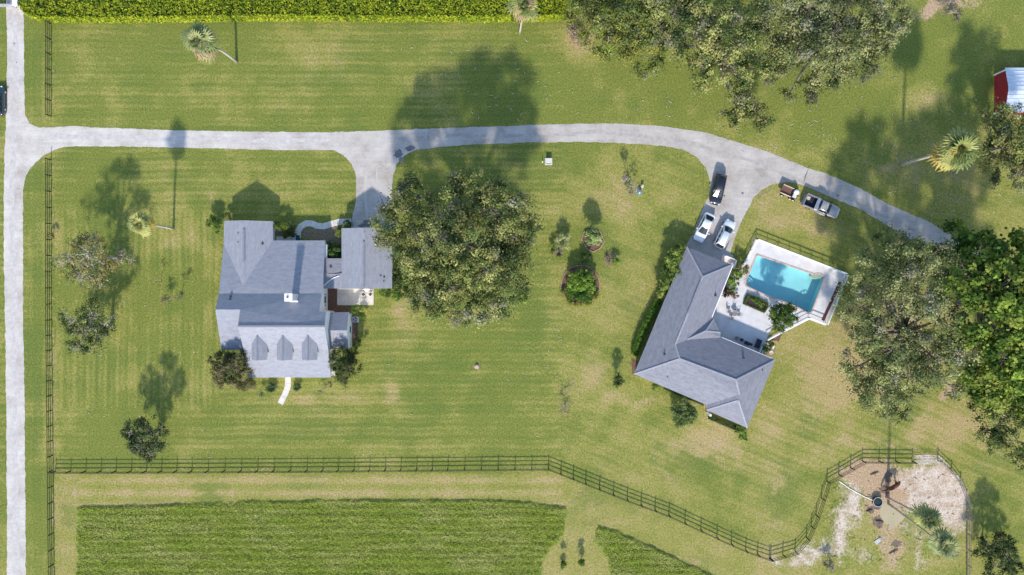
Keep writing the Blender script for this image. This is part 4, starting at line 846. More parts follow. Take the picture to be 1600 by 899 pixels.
chair('white patio chair at the left of the pale round table', -23.15, -.05, R(90), group='white patio chairs', seat=SEATD)
chair('white patio chair at the right of the pale round table', -21.95, -.05, R(-90), group='white patio chairs', seat=SEATD)
chair('white patio chair near the lower edge of the patio, left one', -23.1, -1.05, R(40), group='white patio chairs', seat=SEATD)
chair('white patio chair near the lower edge of the patio, right one', -22.0, -1.05, R(-40), group='white patio chairs', seat=SEATD)
chair('orange-cushioned patio chair half under the garage eave', -23.35, .95 - .6, R(150), m=PLW, seat=ORANGE, group='white patio chairs')
o = thing('patio_table', 'pale round table between the white patio chairs', 'table', (-22.55, -.15, .1)); MB().lathe((0, 0, .70), [(.05, -.02), (.46, -.02), (.48, .01), (.46, .03), (.0, .03)], 20).build('tabletop', mat('pink_white', (.75, .63, .60), .5, .05, 2), o, False); MB().lathe((0, 0, 0), [(.28, 0), (.26, .03), (.05, .06), (.045, .68)], 12).build('pedestal', PLW, o, False)
# air conditioner
ACM = mat('ac_case', (.55, .55, .55), .5, .06, 3); BLK = mat('black_metal', (.02, .02, .022), .5, .1, 3)
acx, acy, _ = P(555, 499.5, .8); o = thing('air_conditioner', 'square outdoor air-conditioning unit with round black fan beside the annex', 'air conditioner', (acx, acy, 0))
MB().box((0, 0, .4), (.86, .86, .8)).build('case', ACM, o, False); MB().lathe((0, 0, .80), [(.36, 0), (.36, .015), (0, .015)], 20).build('fan_well', BLK, o, False)
for k in range(3): MB().box((.15 * math.cos(k * 2.094), .15 * math.sin(k * 2.094), .835), (.26, .10, .015), k * 2.094).build('fan_blade', ACM, o, False)
mbb = MB()
for k in range(4):
    r = .1 + .09 * k; mbb.tube([(r * math.cos(t), r * math.sin(t), .86) for t in np.linspace(0, 2 * math.pi, 17)], .008, 4, False)
mbb.build('grille', ACM, o, False)

# --- the grey hip-roofed house
hx, hy = XY(1095, 530); H2 = thing('grey_house', 'L-shaped single-storey house with slate-grey hip roof beside the pool', 'house', (hx, hy, 0))
E = 2.7
V = [(1073,386,E),(1144.5,414,E),(1098,433,4.25),(1055,539,4.3),(1062,561,4.9),(991,585,E),(1111.5,497,E),(1074,531,3.7),(1150,594,4.9),(1155.5,617,4.45),(1104,633,E),(1211,563,E),(1126,527.5,E),
     (1153.5,626,4.4),(1104,641,E),(1167.5,669,E),(1115.5,499,2.74),(1125.5,520,2.74),(1103,517.5,3.55),(1124,527,2.74)]
grey_roof = roof('roof', V, [[0, 1, 2], [0, 2, 3, 4, 5], [2, 1, 6, 7, 3], [5, 4, 8, 9, 10], [3, 7, 12, 4], [4, 12, 11, 8], [11, 15, 13, 9, 8], [10, 9, 13, 14], [14, 13, 15], [6, 16, 18, 7], [16, 17, 18], [7, 18, 17, 12]], H2, SH2)
HIPM = mat('hip_cap_grey', (.30, .30, .33), .9, .15, 3.0)
for a, b in ((0, 2), (1, 2), (2, 3), (3, 4), (4, 5), (4, 8), (8, 11), (8, 9), (13, 15), (13, 14), (7, 18), (18, 17), (18, 16)): ridge_cap(H2, V[a], V[b], .24, HIPM, .0, 'ridge_cap')
ridge_cap(H2, (1094.5,441,4.26), (1075,490,4.27), .3, RIDGEM, .04)
BRICKW = mat('tan_brick_wall', (.50, .42, .36), .9, .2, 5.0)
def G(px, py, z): x, y, _ = P(px, py, z); return x, y
def inset(poly, d):
    c = [Vector(G(*p, E)) for p in poly]; n = len(c); out = []
    ar = sum(c[k].x * c[(k + 1) % n].y - c[(k + 1) % n].x * c[k].y for k in range(n)); s = 1 if ar > 0 else -1
    for k in range(n):
        a, b, e = c[k - 1], c[k], c[(k + 1) % n]; d1 = (b - a).normalized(); d2 = (e - b).normalized(); n1 = Vector((-d1.y, d1.x)) * s; n2 = Vector((-d2.y, d2.x)) * s
        w = (n1 + n2); w = w / max(.35, (1 + n1.dot(n2))); out.append(b + w * d)
    return out
hull = [(1073,386),(1144.5,414),(1111.5,497),(1115.5,499),(1125.5,520),(1124,527),(1211,563),(1167.5,669),(1104,641),(1104,633),(991,585)]
walls('wall', [(p.x, p.y, 2.55) for p in inset(hull, .55)], H2, BRICKW)
for px, py, z in ((1118,462,3.2),(1038.5,554,3.95),(1042.5,588.5,3.3),(1162,559.5,3.55),(1190.5,578.5,3.2)): pipe_vent(H2, px, py, z, .35, .08)
gx, gy, _ = P(1109, 400, E); 
mbb = MB(); a, b = Vector(P(1078,390.5,2.55)), Vector(P(1141,415,2.55)); a.z = b.z = 1.1; mbb.bar(a + Vector((.1, -.45, 0)), b + Vector((-.2, -.3, 0)), .06, 2.0); mbb.build('garage_door', WHITE, H2)
for a, b in (((1145,414,2.6), (1111.8,496.5,2.6)), ((1127,528,2.6), (1210.5,563,2.6))): MB().bar(Vector(P(*a)) + Vector((.05, .05, 0)), Vector(P(*b)) + Vector((.05, .05, 0)), .12, .1).build('gutter', WHITE, H2)
for px, py in ((1104,634),(1103.5,645)): MB().box((*XY(px, py), 1.2), (.3, .3, 2.4)).build('porch_post', WHITE, H2)
tag(MB().prism([XY(*p) for p in ((1128.5,398.5),(1149,407),(1146,419),(1138,415.5),(1126,410))], 0, .12).build('side_slab', mat('pink_concrete', (.70, .60, .55), .9, .08, 1.5)), kind='structure')
mbb = MB(); mbb.bar((*XY(1148.5,407), .45), (*XY(1145,420), .45), .14, .9); mbb.bar((*XY(1128.5,398.5), .3), (*XY(1148.5,407), .3), .14, .6); tag(mbb.build('garden_wall', WHITE), 'low white wall at the garage corner of the grey house', 'wall')

# ------------------------------------------------------------------ pool, deck, patio
DECKM = mat('white_deck', (.60, .57, .56), .8, .10, .9); COPING = mat('coping_tile', (.52, .36, .31), .8, .2, 3)
def deck():
    o = [Vector((*XY(*p), 0)) for p in DECK]; h = [Vector((*XY(*p), 0)) for p in POOL]
    tris = tessellate_polygon([o, h]); pts = o + h; mbb = MB(); z = .12
    for t in tris:
        a, b, c = (pts[k] for k in t)
        if (b - a).cross(c - a).z < 0: b, c = c, b
        mbb.poly([(a.x, a.y, z), (b.x, b.y, z), (c.x, c.y, z)])
    for k in range(len(o)):
        a, b = o[k], o[(k + 1) % len(o)]; mbb.poly([(a.x, a.y, -.1), (b.x, b.y, -.1), (b.x, b.y, z), (a.x, a.y, z)])
    d = mbb.build('pool_deck', DECKM); d['kind'] = 'structure'
    # basin
    FLOOR = mat('pool_plaster', (.50, .68, .68), .8, .06, .8); W = mat('pool_wall_plaster', (.44, .62, .64), .8, .06, .8)
    cx = sum(p.x for p in h) / len(h); cy = sum(p.y for p in h) / len(h)
    pool = thing('swimming_pool', 'turquoise swimming pool with tile coping set in the white deck', 'swimming pool', (cx, cy, 0))
    mbb = MB(); n = len(h)
    def depth(p): 
        f = ((p.x - cx) * .92 - (p.y - cy) * .39 + 6) / 12; return -1.05 - 1.0 * min(1, max(0, f))
    for k in range(n):
        a, b = h[k], h[(k + 1) % n]; mbb.poly([(a.x, a.y, z - .004), (b.x, b.y, z - .004), (b.x, b.y, depth(b)), (a.x, a.y, depth(a))])
    mbb.build('pool_wall', W, pool); mbb = MB()
    for t in tessellate_polygon([h]): mbb.poly([(h[k].x, h[k].y, depth(h[k])) for k in t])
    mbb.build('pool_floor', FLOOR, pool)
    c = MB()
    for k in range(n):
        a, b = h[k], h[(k + 1) % n]; c.bar((a.x, a.y, z + .01), (b.x, b.y, z + .01), .24, .08)
    c.build('coping', COPING, pool)
    # water: clear tinted sheet with ripples
    m = bpy.data.materials.new('pool_water'); m.use_nodes = True; nn, l = nodes_of(m); nn.remove(nn['Principled BSDF'])
    t = nn.new('ShaderNodeBsdfTransparent'); t.inputs[0].default_value = (.68, .92, .96, 1); g = nn.new('ShaderNodeBsdfGlossy'); g.inputs['Roughness'].default_value = .03
    ns = nn.new('ShaderNodeTexNoise'); ns.inputs['Scale'].default_value = 2.2; ns.inputs['Detail'].default_value = 4
    gp = nn.new('ShaderNodeNewGeometry'); l.new(gp.outputs['Position'], ns.inputs['Vector']); bp = nn.new('ShaderNodeBump'); bp.inputs['Strength'].default_value = .25; bp.inputs['Distance'].default_value = .05; l.new(ns.outputs[0], bp.inputs['Height'])
    l.new(bp.outputs[0], g.inputs['Normal']); mx = nn.new('ShaderNodeMixShader'); mx.inputs[0].default_value = .05; l.new(t.outputs[0], mx.inputs[1]); l.new(g.outputs[0], mx.inputs[2]); l.new(mx.outputs[0], nn['Material Output'].inputs[0])
    mbb = MB()
    for t_ in tessellate_polygon([h]):
        q = [(h[k].x, h[k].y, -.03) for k in t_]; a, b, cc = (Vector(v) for v in q)
        if (b - a).cross(cc - a).z < 0: q = q[::-1]
        mbb.poly(q)
    mbb.build('water', m, pool)
    s = MB()
    for k, r in enumerate((1.5, 1.1, .7)):
        base = Vector(XY(1166, 446)); pts = [tuple(base)] + [tuple(base + Vector((math.cos(a), math.sin(a))) * r) for a in np.linspace(R(-22), R(66), 8)]; s = MB(); s.prism(pts, -1.2, -.75 + .22 * k); s.build('step', FLOOR, pool)
    b0 = Vector(XY(1277, 430)); s = MB(); s.prism([tuple(b0 + Vector((math.cos(a) * .95 , math.sin(a) * .65))) for a in np.linspace(0, 2 * math.pi, 16)], -.9, -.12); s.build('seat_ledge', mat('tan_ledge', (.62, .48, .34), .8, .1, 3), pool)
    rail = MB()
    for q in (0, .6):
        b = Vector((*XY(1165 - q * 3, 441 + q * 7), 0)); rail.tube([b + Vector((-.25, .1, .1)), b + Vector((-.2, .08, .75)), b + Vector((.15, -.06, .85)), b + Vector((.5, -.2, .4)), b + Vector((.6, -.24, -.4))], .025, 6)
    rail.build('handrail', mat('steel', (.7, .7, .72), .25, .05, 2, 0, 1.0), pool)
    # patio slabs
    e1 = Vector((.0922, -.0388)); e2 = Vector((.0388, .0922)); o0 = Vector(XY(1127.5, 526)); SL = mat('patio_slab_white', (.58, .56, .56), .8, .08, 1.0)
    for i in range(4):
        for j in range(4):
            a0, a1 = i * 16.2 + .4, (i + 1) * 16.2 - .4; b0_, b1 = j * 15.5 + .4, (j + 1) * 15.5 - .4
            ok = True; pts = []
            for a, b in ((a0, b0_), (a1, b0_), (a1, b1), (a0, b1)): pts.append(tuple(o0 + e1 * a + e2 * b))
            ppx = np.array([p[0] * 10 + 800 for p in pts]); ppy = np.array([449.5 - p[1] * 10 for p in pts])
            if not inside(ppx, ppy, DECK).all(): continue
            MB().prism(pts, .1, .135 + random.uniform(0, .006)).build('slab', SL, d)
deck()
RAILW = mat('rail_white', (.80, .79, .77), .6, .05, 2)
def rail_fence(label, pts, h=1.05, name='pool_railing', step=1.9):
    pts = [Vector((*XY(*p), .12)) for p in pts]; o = thing(name, label, 'railing', tuple(pts[0]))
    for a, b in zip(pts[:-1], pts[1:]):
        k = max(1, round((b - a).length / step))
        for j in range(k + (b is pts[-1])):
            p = a.lerp(b, j / k); MB().box((p.x, p.y, p.z + h / 2), (.1, .1, h)).build('post', RAILW, o)
        for z, w in ((h, .15), (h * .55, .05), (.12, .05)): MB().bar(a + Vector((0, 0, z)), b + Vector((0, 0, z)), w, .06).build('rail', RAILW, o)
rail_fence('white railing along the upper side of the pool deck', [(1164,408),(1181,375),(1319,428.5)])
rail_fence('white railing along the right side of the pool deck', [(1319.5,431),(1288.5,507)])
rail_fence('white railing along the lower side of the pool deck behind the round tree', [(1286,506.5),(1262,497),(1229,513.5),(1196,531)])
MAROON = mat('maroon_mulch', (.13, .045, .045), .95, .3, 6, .3)
mbb = MB(); a, b = Vector((*XY(1312,441), .17)), Vector((*XY(1285,501), .17)); mbb.bar(a, b, .42, .12); o = mbb.build('planting_strip', MAROON); tag(o, kind='structure')
# boxed planter beside the pool
PLX = [(1163,466),(1167,459),(1199,473),(1198,482),(1193,489),(1160,475)]
pl = thing('boxed_planter', 'low boxed planter with clipped green border between pool and patio', 'planter', (*XY(1180, 474), .12))
mbb = MB(); mbb.prism([XY(*p) for p in PLX], .12, .35); mbb.build('soil', mat('dark_soil', (.045, .035, .03), .95, .4, 6), pl)
n = 3800; t = RNG.random(n); k = len(PLX); idx = RNG.integers(0, k, n); A_ = np.array(PLX)[idx]; B_ = np.array(PLX)[(idx + 1) % k]; q = A_ + (B_ - A_) * t[:, None] + RNG.normal(0, .9, (n, 2)); q += (np.array([1180, 474]) - q) * .09
quads('border_hedge', np.column_stack([q[:, 0] * .1 - 80, 44.95 - q[:, 1] * .1, RNG.uniform(.2, .62, n)]), RNG.normal(size=(n, 3)) + [0, 0, 1], np.full(n, .13), np.array([.14, .18, .05]) * RNG.uniform(.6, 1.3, (n, 1)), pl)
C, N, S, K, _ = clumps([(1184, 470, 4.5, .7, .4), (1177, 467, 3.5, .6, .3), (1190, 477, 3.5, .5, .3)], 60, .2, 22, .15, [(.15,.24,.04), (.10,.17,.03)]); quads('inner_plant', C, N, S, K, pl)
# steps off the patio
tag(MB().prism([XY(*p) for p in ((1192,533),(1211,541),(1207,548),(1188,540))], 0, .08).build('patio_step', mat('pink_concrete', (.70, .60, .55), .9, .08, 1.5)), kind='structure')
tag(MB().bar((*XY(1188,541), .5), (*XY(1182,556), .5), .12, .8).build('step_wall', WHITE), 'short white wall at the lower end of the patio, beside the dark bench', 'wall')
tag(MB().bar((*XY(1193,543), .4), (*XY(1186,558), .4), .12, .6).build('step_wall', WHITE), 'short white wall at the lower end of the patio, beside the corner planter', 'wall')
tag(MB().lathe((*XY(1204,551), .0), [(.22, 0), (.30, .3), (.33, .34), (.24, .34), (.2, .28)], 16).build('plant_pot', mat('terracotta_pale', (.62, .46, .36), .8, .1, 4)), 'pale round pot in the corner planter below the patio', 'plant pot')
# patio furniture at the grey house
IRON = mat('grey_iron', (.23, .22, .22), .5, .15, 6, 0, .3)
tx, ty = XY(1145.5, 490); o = thing('bistro_table', 'round grey metal table on the white patio among four chairs', 'table', (tx, ty, .135)); MB().lathe((0, 0, .7), [(.05, -.015), (.38, -.015), (.4, .0), (.38, .02), (0, .02)], 20).build('tabletop', IRON, o, False); MB().lathe((0, 0, 0), [(.24, 0), (.22, .03), (.04, .06), (.035, .69)], 10).build('pedestal', IRON, o, False)
for dx, dy, lb in ((-.8,.32,'grey metal chair at the left of the round patio table'), (.12,.72,'grey metal chair above the round patio table'), (.72,-.1,'grey metal chair at the right of the round patio table'), (-.36,-.75,'grey metal chair below the round patio table')):
    chair(lb, tx + dx, ty + dy, math.atan2(-dy, -dx) - math.pi / 2, .135, IRON, IRON, 'metal chairs round the patio table', 'metal_chair')
DKB = mat('dark_blue_cover', (.02, .035, .07), .7, .2, 4)
bx_, by_ = XY(1166, 536); o = thing('covered_grill', 'dark covered grill against the lower eave of the patio', 'grill', (bx_, by_, .135), R(-22)); MB().box((0, 0, .45), (.7, .5, .9), 0, .9).build('body', DKB, o, False); MB().tube([(-.33, 0, .92), (0, 0, 1.04), (.33, 0, .92)], [.16, .22, .16], 10).build('lid', DKB, o, False); MB().box((.55, 0, .75), (.35, .4, .05)).build('side_shelf', BLK, o, False)
bx_, by_ = XY(1183, 537); o = thing('dark_lounger', 'dark padded bench by the short white walls of the patio', 'bench', (bx_, by_, .135), R(-22)); MB().box((0, 0, .36), (.8, 1.4, .14)).build('seat', DKB, o, False); MB().box((-.36, 0, .62), (.12, 1.4, .5)).build('backrest', DKB, o, False)
for sx in (-1, 1):
    for sy in (-1, 1): MB().box((sx * .33, sy * .6, .15), (.06, .06, .3)).build('leg', BLK, o, False)
bx_, by_ = XY(1157.5, 531); o = thing('storage_bin', 'small dark blue bin standing on the patio beside a grey chair', 'bin', (bx_, by_, .135), R(-22)); MB().box((0, 0, .25), (.36, .36, .5), 0, 1.1).build('body', DKB, o, False); MB().box((0, 0, .52), (.44, .44, .04)).build('lid', DKB, o, False)
chair('grey chair near the lower eave beside the dark blue bin', *XY(1149, 529), R(160), .135, IRON, IRON, None, 'metal_chair')

# ------------------------------------------------------------------ fences
BOARD = mat('black_board', (.030, .027, .026), .8, .35, 4.0)
GREYB = mat('weathered_board', (.22, .19, .16), .9, .3, 4.0)
def board_fence(label, pts, mB=BOARD, mP=BOARD, h=1.4, rows=(.38, .82, 1.25), bay=2.43, side=1):
    pts = [Vector(XY(*p)) for p in pts]; o = thing('board_fence', label, 'fence', (pts[0].x, pts[0].y, 0))
    pm = MB(); pm.box((0, 0, h / 2 - .1), (.13, .13, h + .2)); pme = pm.mesh('post'); pme.materials.append(mP)
    bm_ = MB(); bm_.box((0, 0, 0), (1, .035, .11)); bme = bm_.mesh('board'); bme.materials.append(mB)
    for si, (a, b) in enumerate(zip(pts[:-1], pts[1:])):
        L = (b - a).length; k = max(1, round(L / bay)); d = (b - a) / L; nn = Vector((-d.y, d.x)) * side; ang = math.atan2(d.y, d.x)
        for j in range(k + (1 if b is pts[-1] else 0)):
            p = a.lerp(b, j / k) - pts[0]; q = bpy.data.objects.new('post', pme); COL.objects.link(q); q.parent = o; q.location = (p.x, p.y, random.uniform(-.03, .03)); q.rotation_euler = (random.uniform(-.02, .02), random.uniform(-.02, .02), ang)
        j = 0
        while j < k:
            e = min(k, j + 2); p0, p1 = a.lerp(b, j / k), a.lerp(b, e / k)
            for z in rows:
                c = (p0 + p1) / 2 - pts[0] + nn * .083; q = bpy.data.objects.new('board', bme); COL.objects.link(q); q.parent = o
                q.location = (c.x, c.y, z + random.uniform(-.015, .015)); q.rotation_euler = (0, random.uniform(-.004, .004), ang); q.scale = ((p1 - p0).length - .01, 1, 1)
            j = e
    return o
board_fence('short run of black board fence between the tall hedge and the driveway', [(80,38),(80,182)], side=-1)
board_fence('long black board fence beside the pale lane, from the driveway down', [(80,250),(80.5,500),(83,735),(85,930)], side=-1)
board_fence('black board fence between lawn and hay meadow, bending down to the paddock', [(87,736),(300,735.5),(480,734.5),(700,732.5),(857,731),(915,754),(980,780),(1045,804),(1120,839),(1165,859),(1202,872)], side=-1)
board_fence('black board fence curving round the left side of the sandy paddock', [(1204,872),(1242,861),(1260,840),(1275,805),(1292,752),(1347,720),(1425,721)], side=-1)
board_fence('weathered board fence down the right side of the paddock', [(1465,719.5),(1486,739),(1500,758),(1510,785),(1510,930)], GREYB, GREYB, side=-1)
o = thing('pipe_gate', 'pale metal gate lying across the opening at the top of the paddock', 'gate', (*XY(1426, 721), 0)); GM = mat('galvanised', (.55, .54, .52), .4, .15, 4, 0, .4)
a, b = Vector((*XY(1427,721), 0)), Vector((*XY(1463,720), 0))
for z in (.2, .45, .7, .95, 1.2): MB().tube([a + Vector((0, 0, z)), b + Vector((0, 0, z))], .025, 6).build('bar', GM, o)
for f in (0, .5, 1): MB().tube([a.lerp(b, f) + Vector((0, 0, .15)), a.lerp(b, f) + Vector((0, 0, 1.25))], .03, 6).build('upright', GM, o)
o = thing('entry_gate', 'grey entrance gate panel across the lane at the upper left corner', 'gate', (*XY(18, 10), 0)); GG = mat('gate_grey', (.30, .30, .33), .7, .2, 3)
for k in range(6): MB().box((*XY(2 + k * 5.5, 11), .55), (.5, .10, 1.0)).build('panel', GG, o)
for z in (.15, 1.05): MB().bar((*XY(-6, 11), z), (*XY(32, 11), z), .12, .1).build('rail', GG, o)
mbb = MB(); mbb.box((*XY(35, 11), .8), (.7, .7, 1.6)); mbb.box((*XY(35, 11), 1.66), (.85, .85, .14)); tag(mbb.build('gate_pillar', WHITE), 'white square gate pillar at the corner of the hedge', 'pillar')

# ------------------------------------------------------------------ vehicles
TYRE = mat('tyre_rubber', (.018, .018, .019), .85, .2, 8); RIM = mat('alloy_rim', (.55, .55, .56), .3, .05, 4, 0, .8)
TAIL = mat('tail_lamp', (.35, .02, .02), .3, .1, 5); HEAD = mat('head_lamp', (.75, .76, .78), .15, .05, 5); PLASTIC = mat('trim_black', (.025, .025, .028), .6, .1, 4); CGLASS = mat('car_glass', (.018, .026, .034), .10, .05, 1, 0, 0, .45)
def paint(name, c, metal=.1):
    m = mat(name, c, .28, .03, 2, 0, metal, .5); m.node_tree.nodes['Principled BSDF'].inputs['Coat Weight'].default_value = .6; m.node_tree.nodes['Principled BSDF'].inputs['Coat Roughness'].default_value = .06; return m
def loft(mbb, rings, cap=True):
    i0 = len(mbb.v); n = len(rings[0])
    for r in rings: mbb.v += [tuple(p) for p in r]
    for k in range(len(rings) - 1):
        for j in range(n):
            a = i0 + k * n + j; b = i0 + k * n + (j + 1) % n; mbb.f.append((a, b, b + n, a + n)); mbb.mi.append(0)
    if cap:
        mbb.f.append(tuple(i0 + j for j in reversed(range(n)))); mbb.mi.append(0); e = i0 + (len(rings) - 1) * n; mbb.f.append(tuple(e + j for j in range(n))); mbb.mi.append(0)
def wheels(o, xs, tr, r=.34):
    for x in xs:
        for s in (-1, 1):
            t = MB(); pr = [(.62, -.105), (.9, -.115), (1, -.08), (1, .08), (.9, .115), (.62, .105)]; n = 18; i0 = 0
            for rr, yy in pr:
                for j in range(n): a = 2 * math.pi * j / n; t.v.append((x + rr * r * math.cos(a), s * tr + yy, r + rr * r * math.sin(a)))
            for k in range(len(pr) - 1):
                for j in range(n): a = k * n + j; b = k * n + (j + 1) % n; t.f.append((a, b, b + n, a + n)); t.mi.append(0)
            w = t.build('wheel', TYRE, o, False, True); q = MB(); q.tube([(x, s * (tr - .09), r), (x, s * (tr + .1), r)], [r * .66, r * .6], 14); q.build('rim', RIM, w, False)
def car(label, cat, px, py, head_px, L, W, Hh, col, style='suv', rack=False, name='parked_car'):
    """body lofted nose to tail, cabin with separate panes; head_px = image direction of the nose"""
    x, y, _ = P(px, py, Hh * .6); rz = math.atan2(-head_px[1], head_px[0]); o = thing(name, label, cat, (x, y, .016), rz); hw = W / 2; h2 = L / 2
    belt = .62 * Hh if style != 'sedan' else .64 * Hh; hood = belt * .98
    def ring(xx, w, zt, zb): 
        return [(xx, -w * .90, zb), (xx, -w, zb + .16), (xx, -w, zt - .22), (xx, -w * .955, zt - .07), (xx, -w * .86, zt), (xx, 0, zt + .025), (xx, w * .86, zt), (xx, w * .955, zt - .07), (xx, w, zt - .22), (xx, w, zb + .16), (xx, w * .90, zb)]
    st = [(-h2, .80, belt * .84, .34), (-h2 + .07, .92, belt * .97, .24), (-h2 + .4, .98, belt, .2), (-h2 * .4, 1, belt, .18), (0, 1, belt, .18), (h2 * .38, 1, belt, .18), (h2 * .62, .985, hood * .97, .2), (h2 * .86, .92, hood * .88, .22), (h2 - .1, .80, hood * .76, .26), (h2, .64, hood * .58, .34)]
    mbb = MB(); loft(mbb, [ring(a, hw * b, c, d) for a, b, c, d in st]); mbb.build('body', col, o, False, True)
    if style == 'suv': xr0, xr1, xt0, xt1 = -h2 + .10, h2 * .52, -h2 + .48, h2 * .10
    else: xr0, xr1, xt0, xt1 = -h2 + .38, h2 * .46, -h2 * .48, h2 * .04
    wb, wt = hw * .90, hw * .70
    def cab(z0, z1, f0, f1):
        rr = []
        for f in (f0, f1):
            xa = xr0 + (xt0 - xr0) * f; xb = xr1 + (xt1 - xr1) * f; w = wb + (wt - wb) * f; z = z0 + (z1 - z0) * f
            c = .18; rr.append([(xa, -w + c, z), (xa + c * .6, -w, z), (xb - c * .6, -w, z), (xb, -w + c, z), (xb + .06, 0, z), (xb, w - c, z), (xb - c * .6, w, z), (xa + c * .6, w, z), (xa, w - c, z), (xa - .04, 0, z)])
        return rr
    mbb = MB(); r = cab(belt - .04, Hh - .05, 0, 1); top = [(p[0] * .97 + .03 * (xt0 + xt1) / 2, p[1] * .9, Hh) for p in r[1]]; loft(mbb, [r[0], r[1], top]); mbb.build('roof', col, o, False, True)
    def pane(nm, quad, out):
        q = [Vector(p) for p in quad]; c = sum(q, Vector((0, 0, 0))) / len(q); nn = (q[1] - q[0]).cross(q[2] - q[0]).normalized()
        if nn.dot(Vector(out)) < 0: nn = -nn
        mm = MB(); a = [c + (p - c) * .93 + nn * .02 for p in q]; b = [c + (p - c) * .95 - nn * .02 for p in q]; i = len(mm.v); mm.v += [tuple(p) for p in a + b]; k = len(q)
        mm.f.append(tuple(range(k))); mm.mi.append(0)
        for j in range(k): mm.f.append((j, (j + 1) % k, (j + 1) % k + k, j + k)); mm.mi.append(0)
        mm.build(nm, CGLASS, o, False)
    def at(f, side): 
        xa = xr0 + (xt0 - xr0) * f; xb = xr1 + (xt1 - xr1) * f; w = wb + (wt - wb) * f; return xa, xb, w, belt - .04 + (Hh - .01 - belt) * f
    a0 = at(.10, 0); a1 = at(.97, 0)
    def screen(nm, k, bulge, sg):
        mm = MB(); up = Vector((sg * .035, 0, .035)); q = []
        for (yy0, yy1) in ((-1, 0), (0, 1)):
            pts = []
            for a, yv in ((a0, yy0), (a0, yy1), (a1, yy1), (a1, yy0)): pts.append(Vector((a[k] + (bulge if yv == 0 else 0), yv * (a[2] - .15), a[3])))
            mm.poly([p + up for p in pts]); mm.poly([p - up * .3 for p in reversed(pts)])
        mm.build(nm, CGLASS, o, False)
    screen('windshield', 1, .06, 1); screen('rear_window', 0, -.04, -1)
    b0, b1 = at(.12, 0), at(.92, 0)
    for s in (-1, 1):
        n = 3 if style == 'suv' else 2
        for k in range(n):
            f0, f1 = k / n + .015, (k + 1) / n - .015; lo = lambda f: b0[0] + .14 + (b0[1] - b0[0] - .28) * f; hi = lambda f: b1[0] + .14 + (b1[1] - b1[0] - .28) * f
            pane('side_window', [(lo(f0), s * b0[2], b0[3]), (lo(f1), s * b0[2], b0[3]), (hi(f1), s * b1[2], b1[3]), (hi(f0), s * b1[2], b1[3])], (0, s, .3))
        m2 = MB(); m2.box((xr1 - .42, s * (hw + .09), belt + .08), (.14, .22, .15), s * -.2); m2.build('mirror', col, o, False)
        m2 = MB(); m2.box((h2 - .24, s * hw * .66, hood * .76), (.36, .26, .11), s * -.45); m2.build('headlight', HEAD, o, False)
        m2 = MB(); m2.box((-h2 + .07, s * hw * .78, belt * .84), (.12, .26, .22), s * .25); m2.build('taillight', TAIL, o, False)
        if rack: MB().tube([(xt0 + .15, s * wt * .86, Hh + .0), (xt0 + .25, s * wt * .86, Hh + .07), (xt1 - .25, s * wt * .86, Hh + .07), (xt1 - .12, s * wt * .86, Hh)], .022, 6).build('roof_rail', PLASTIC, o, False)
    MB().box((h2 - .02, 0, .42), (.08, hw * 1.1, .2)).build('grille', PLASTIC, o, False)
    wheels(o, (-h2 * .58, h2 * .60), hw - .10)
    return o
car('black station wagon parked nose down above the two white cars', 'car', 1123, 296, (-10, 44), 4.75, 1.85, 1.68, paint('black_paint', (.012, .014, .022)), 'suv', True)
car('white sedan parked at the left beside the grey garage', 'car', 1101, 355.5, (-21, 43), 4.75, 1.84, 1.46, paint('white_car_paint', (.78, .78, .80)), 'sedan')
car('white SUV with dark rear window parked at the right, nose up the driveway', 'car', 1133.5, 366, (21, -42), 4.7, 1.86, 1.72, paint('white_suv_paint', (.80, .80, .81)), 'suv', True)
car('dark teal car cut off by the left edge beside the lane', 'car', -5, 157, (0, -1), 4.6, 1.85, 1.55, paint('teal_car_paint', (.02, .05, .065)), 'suv')
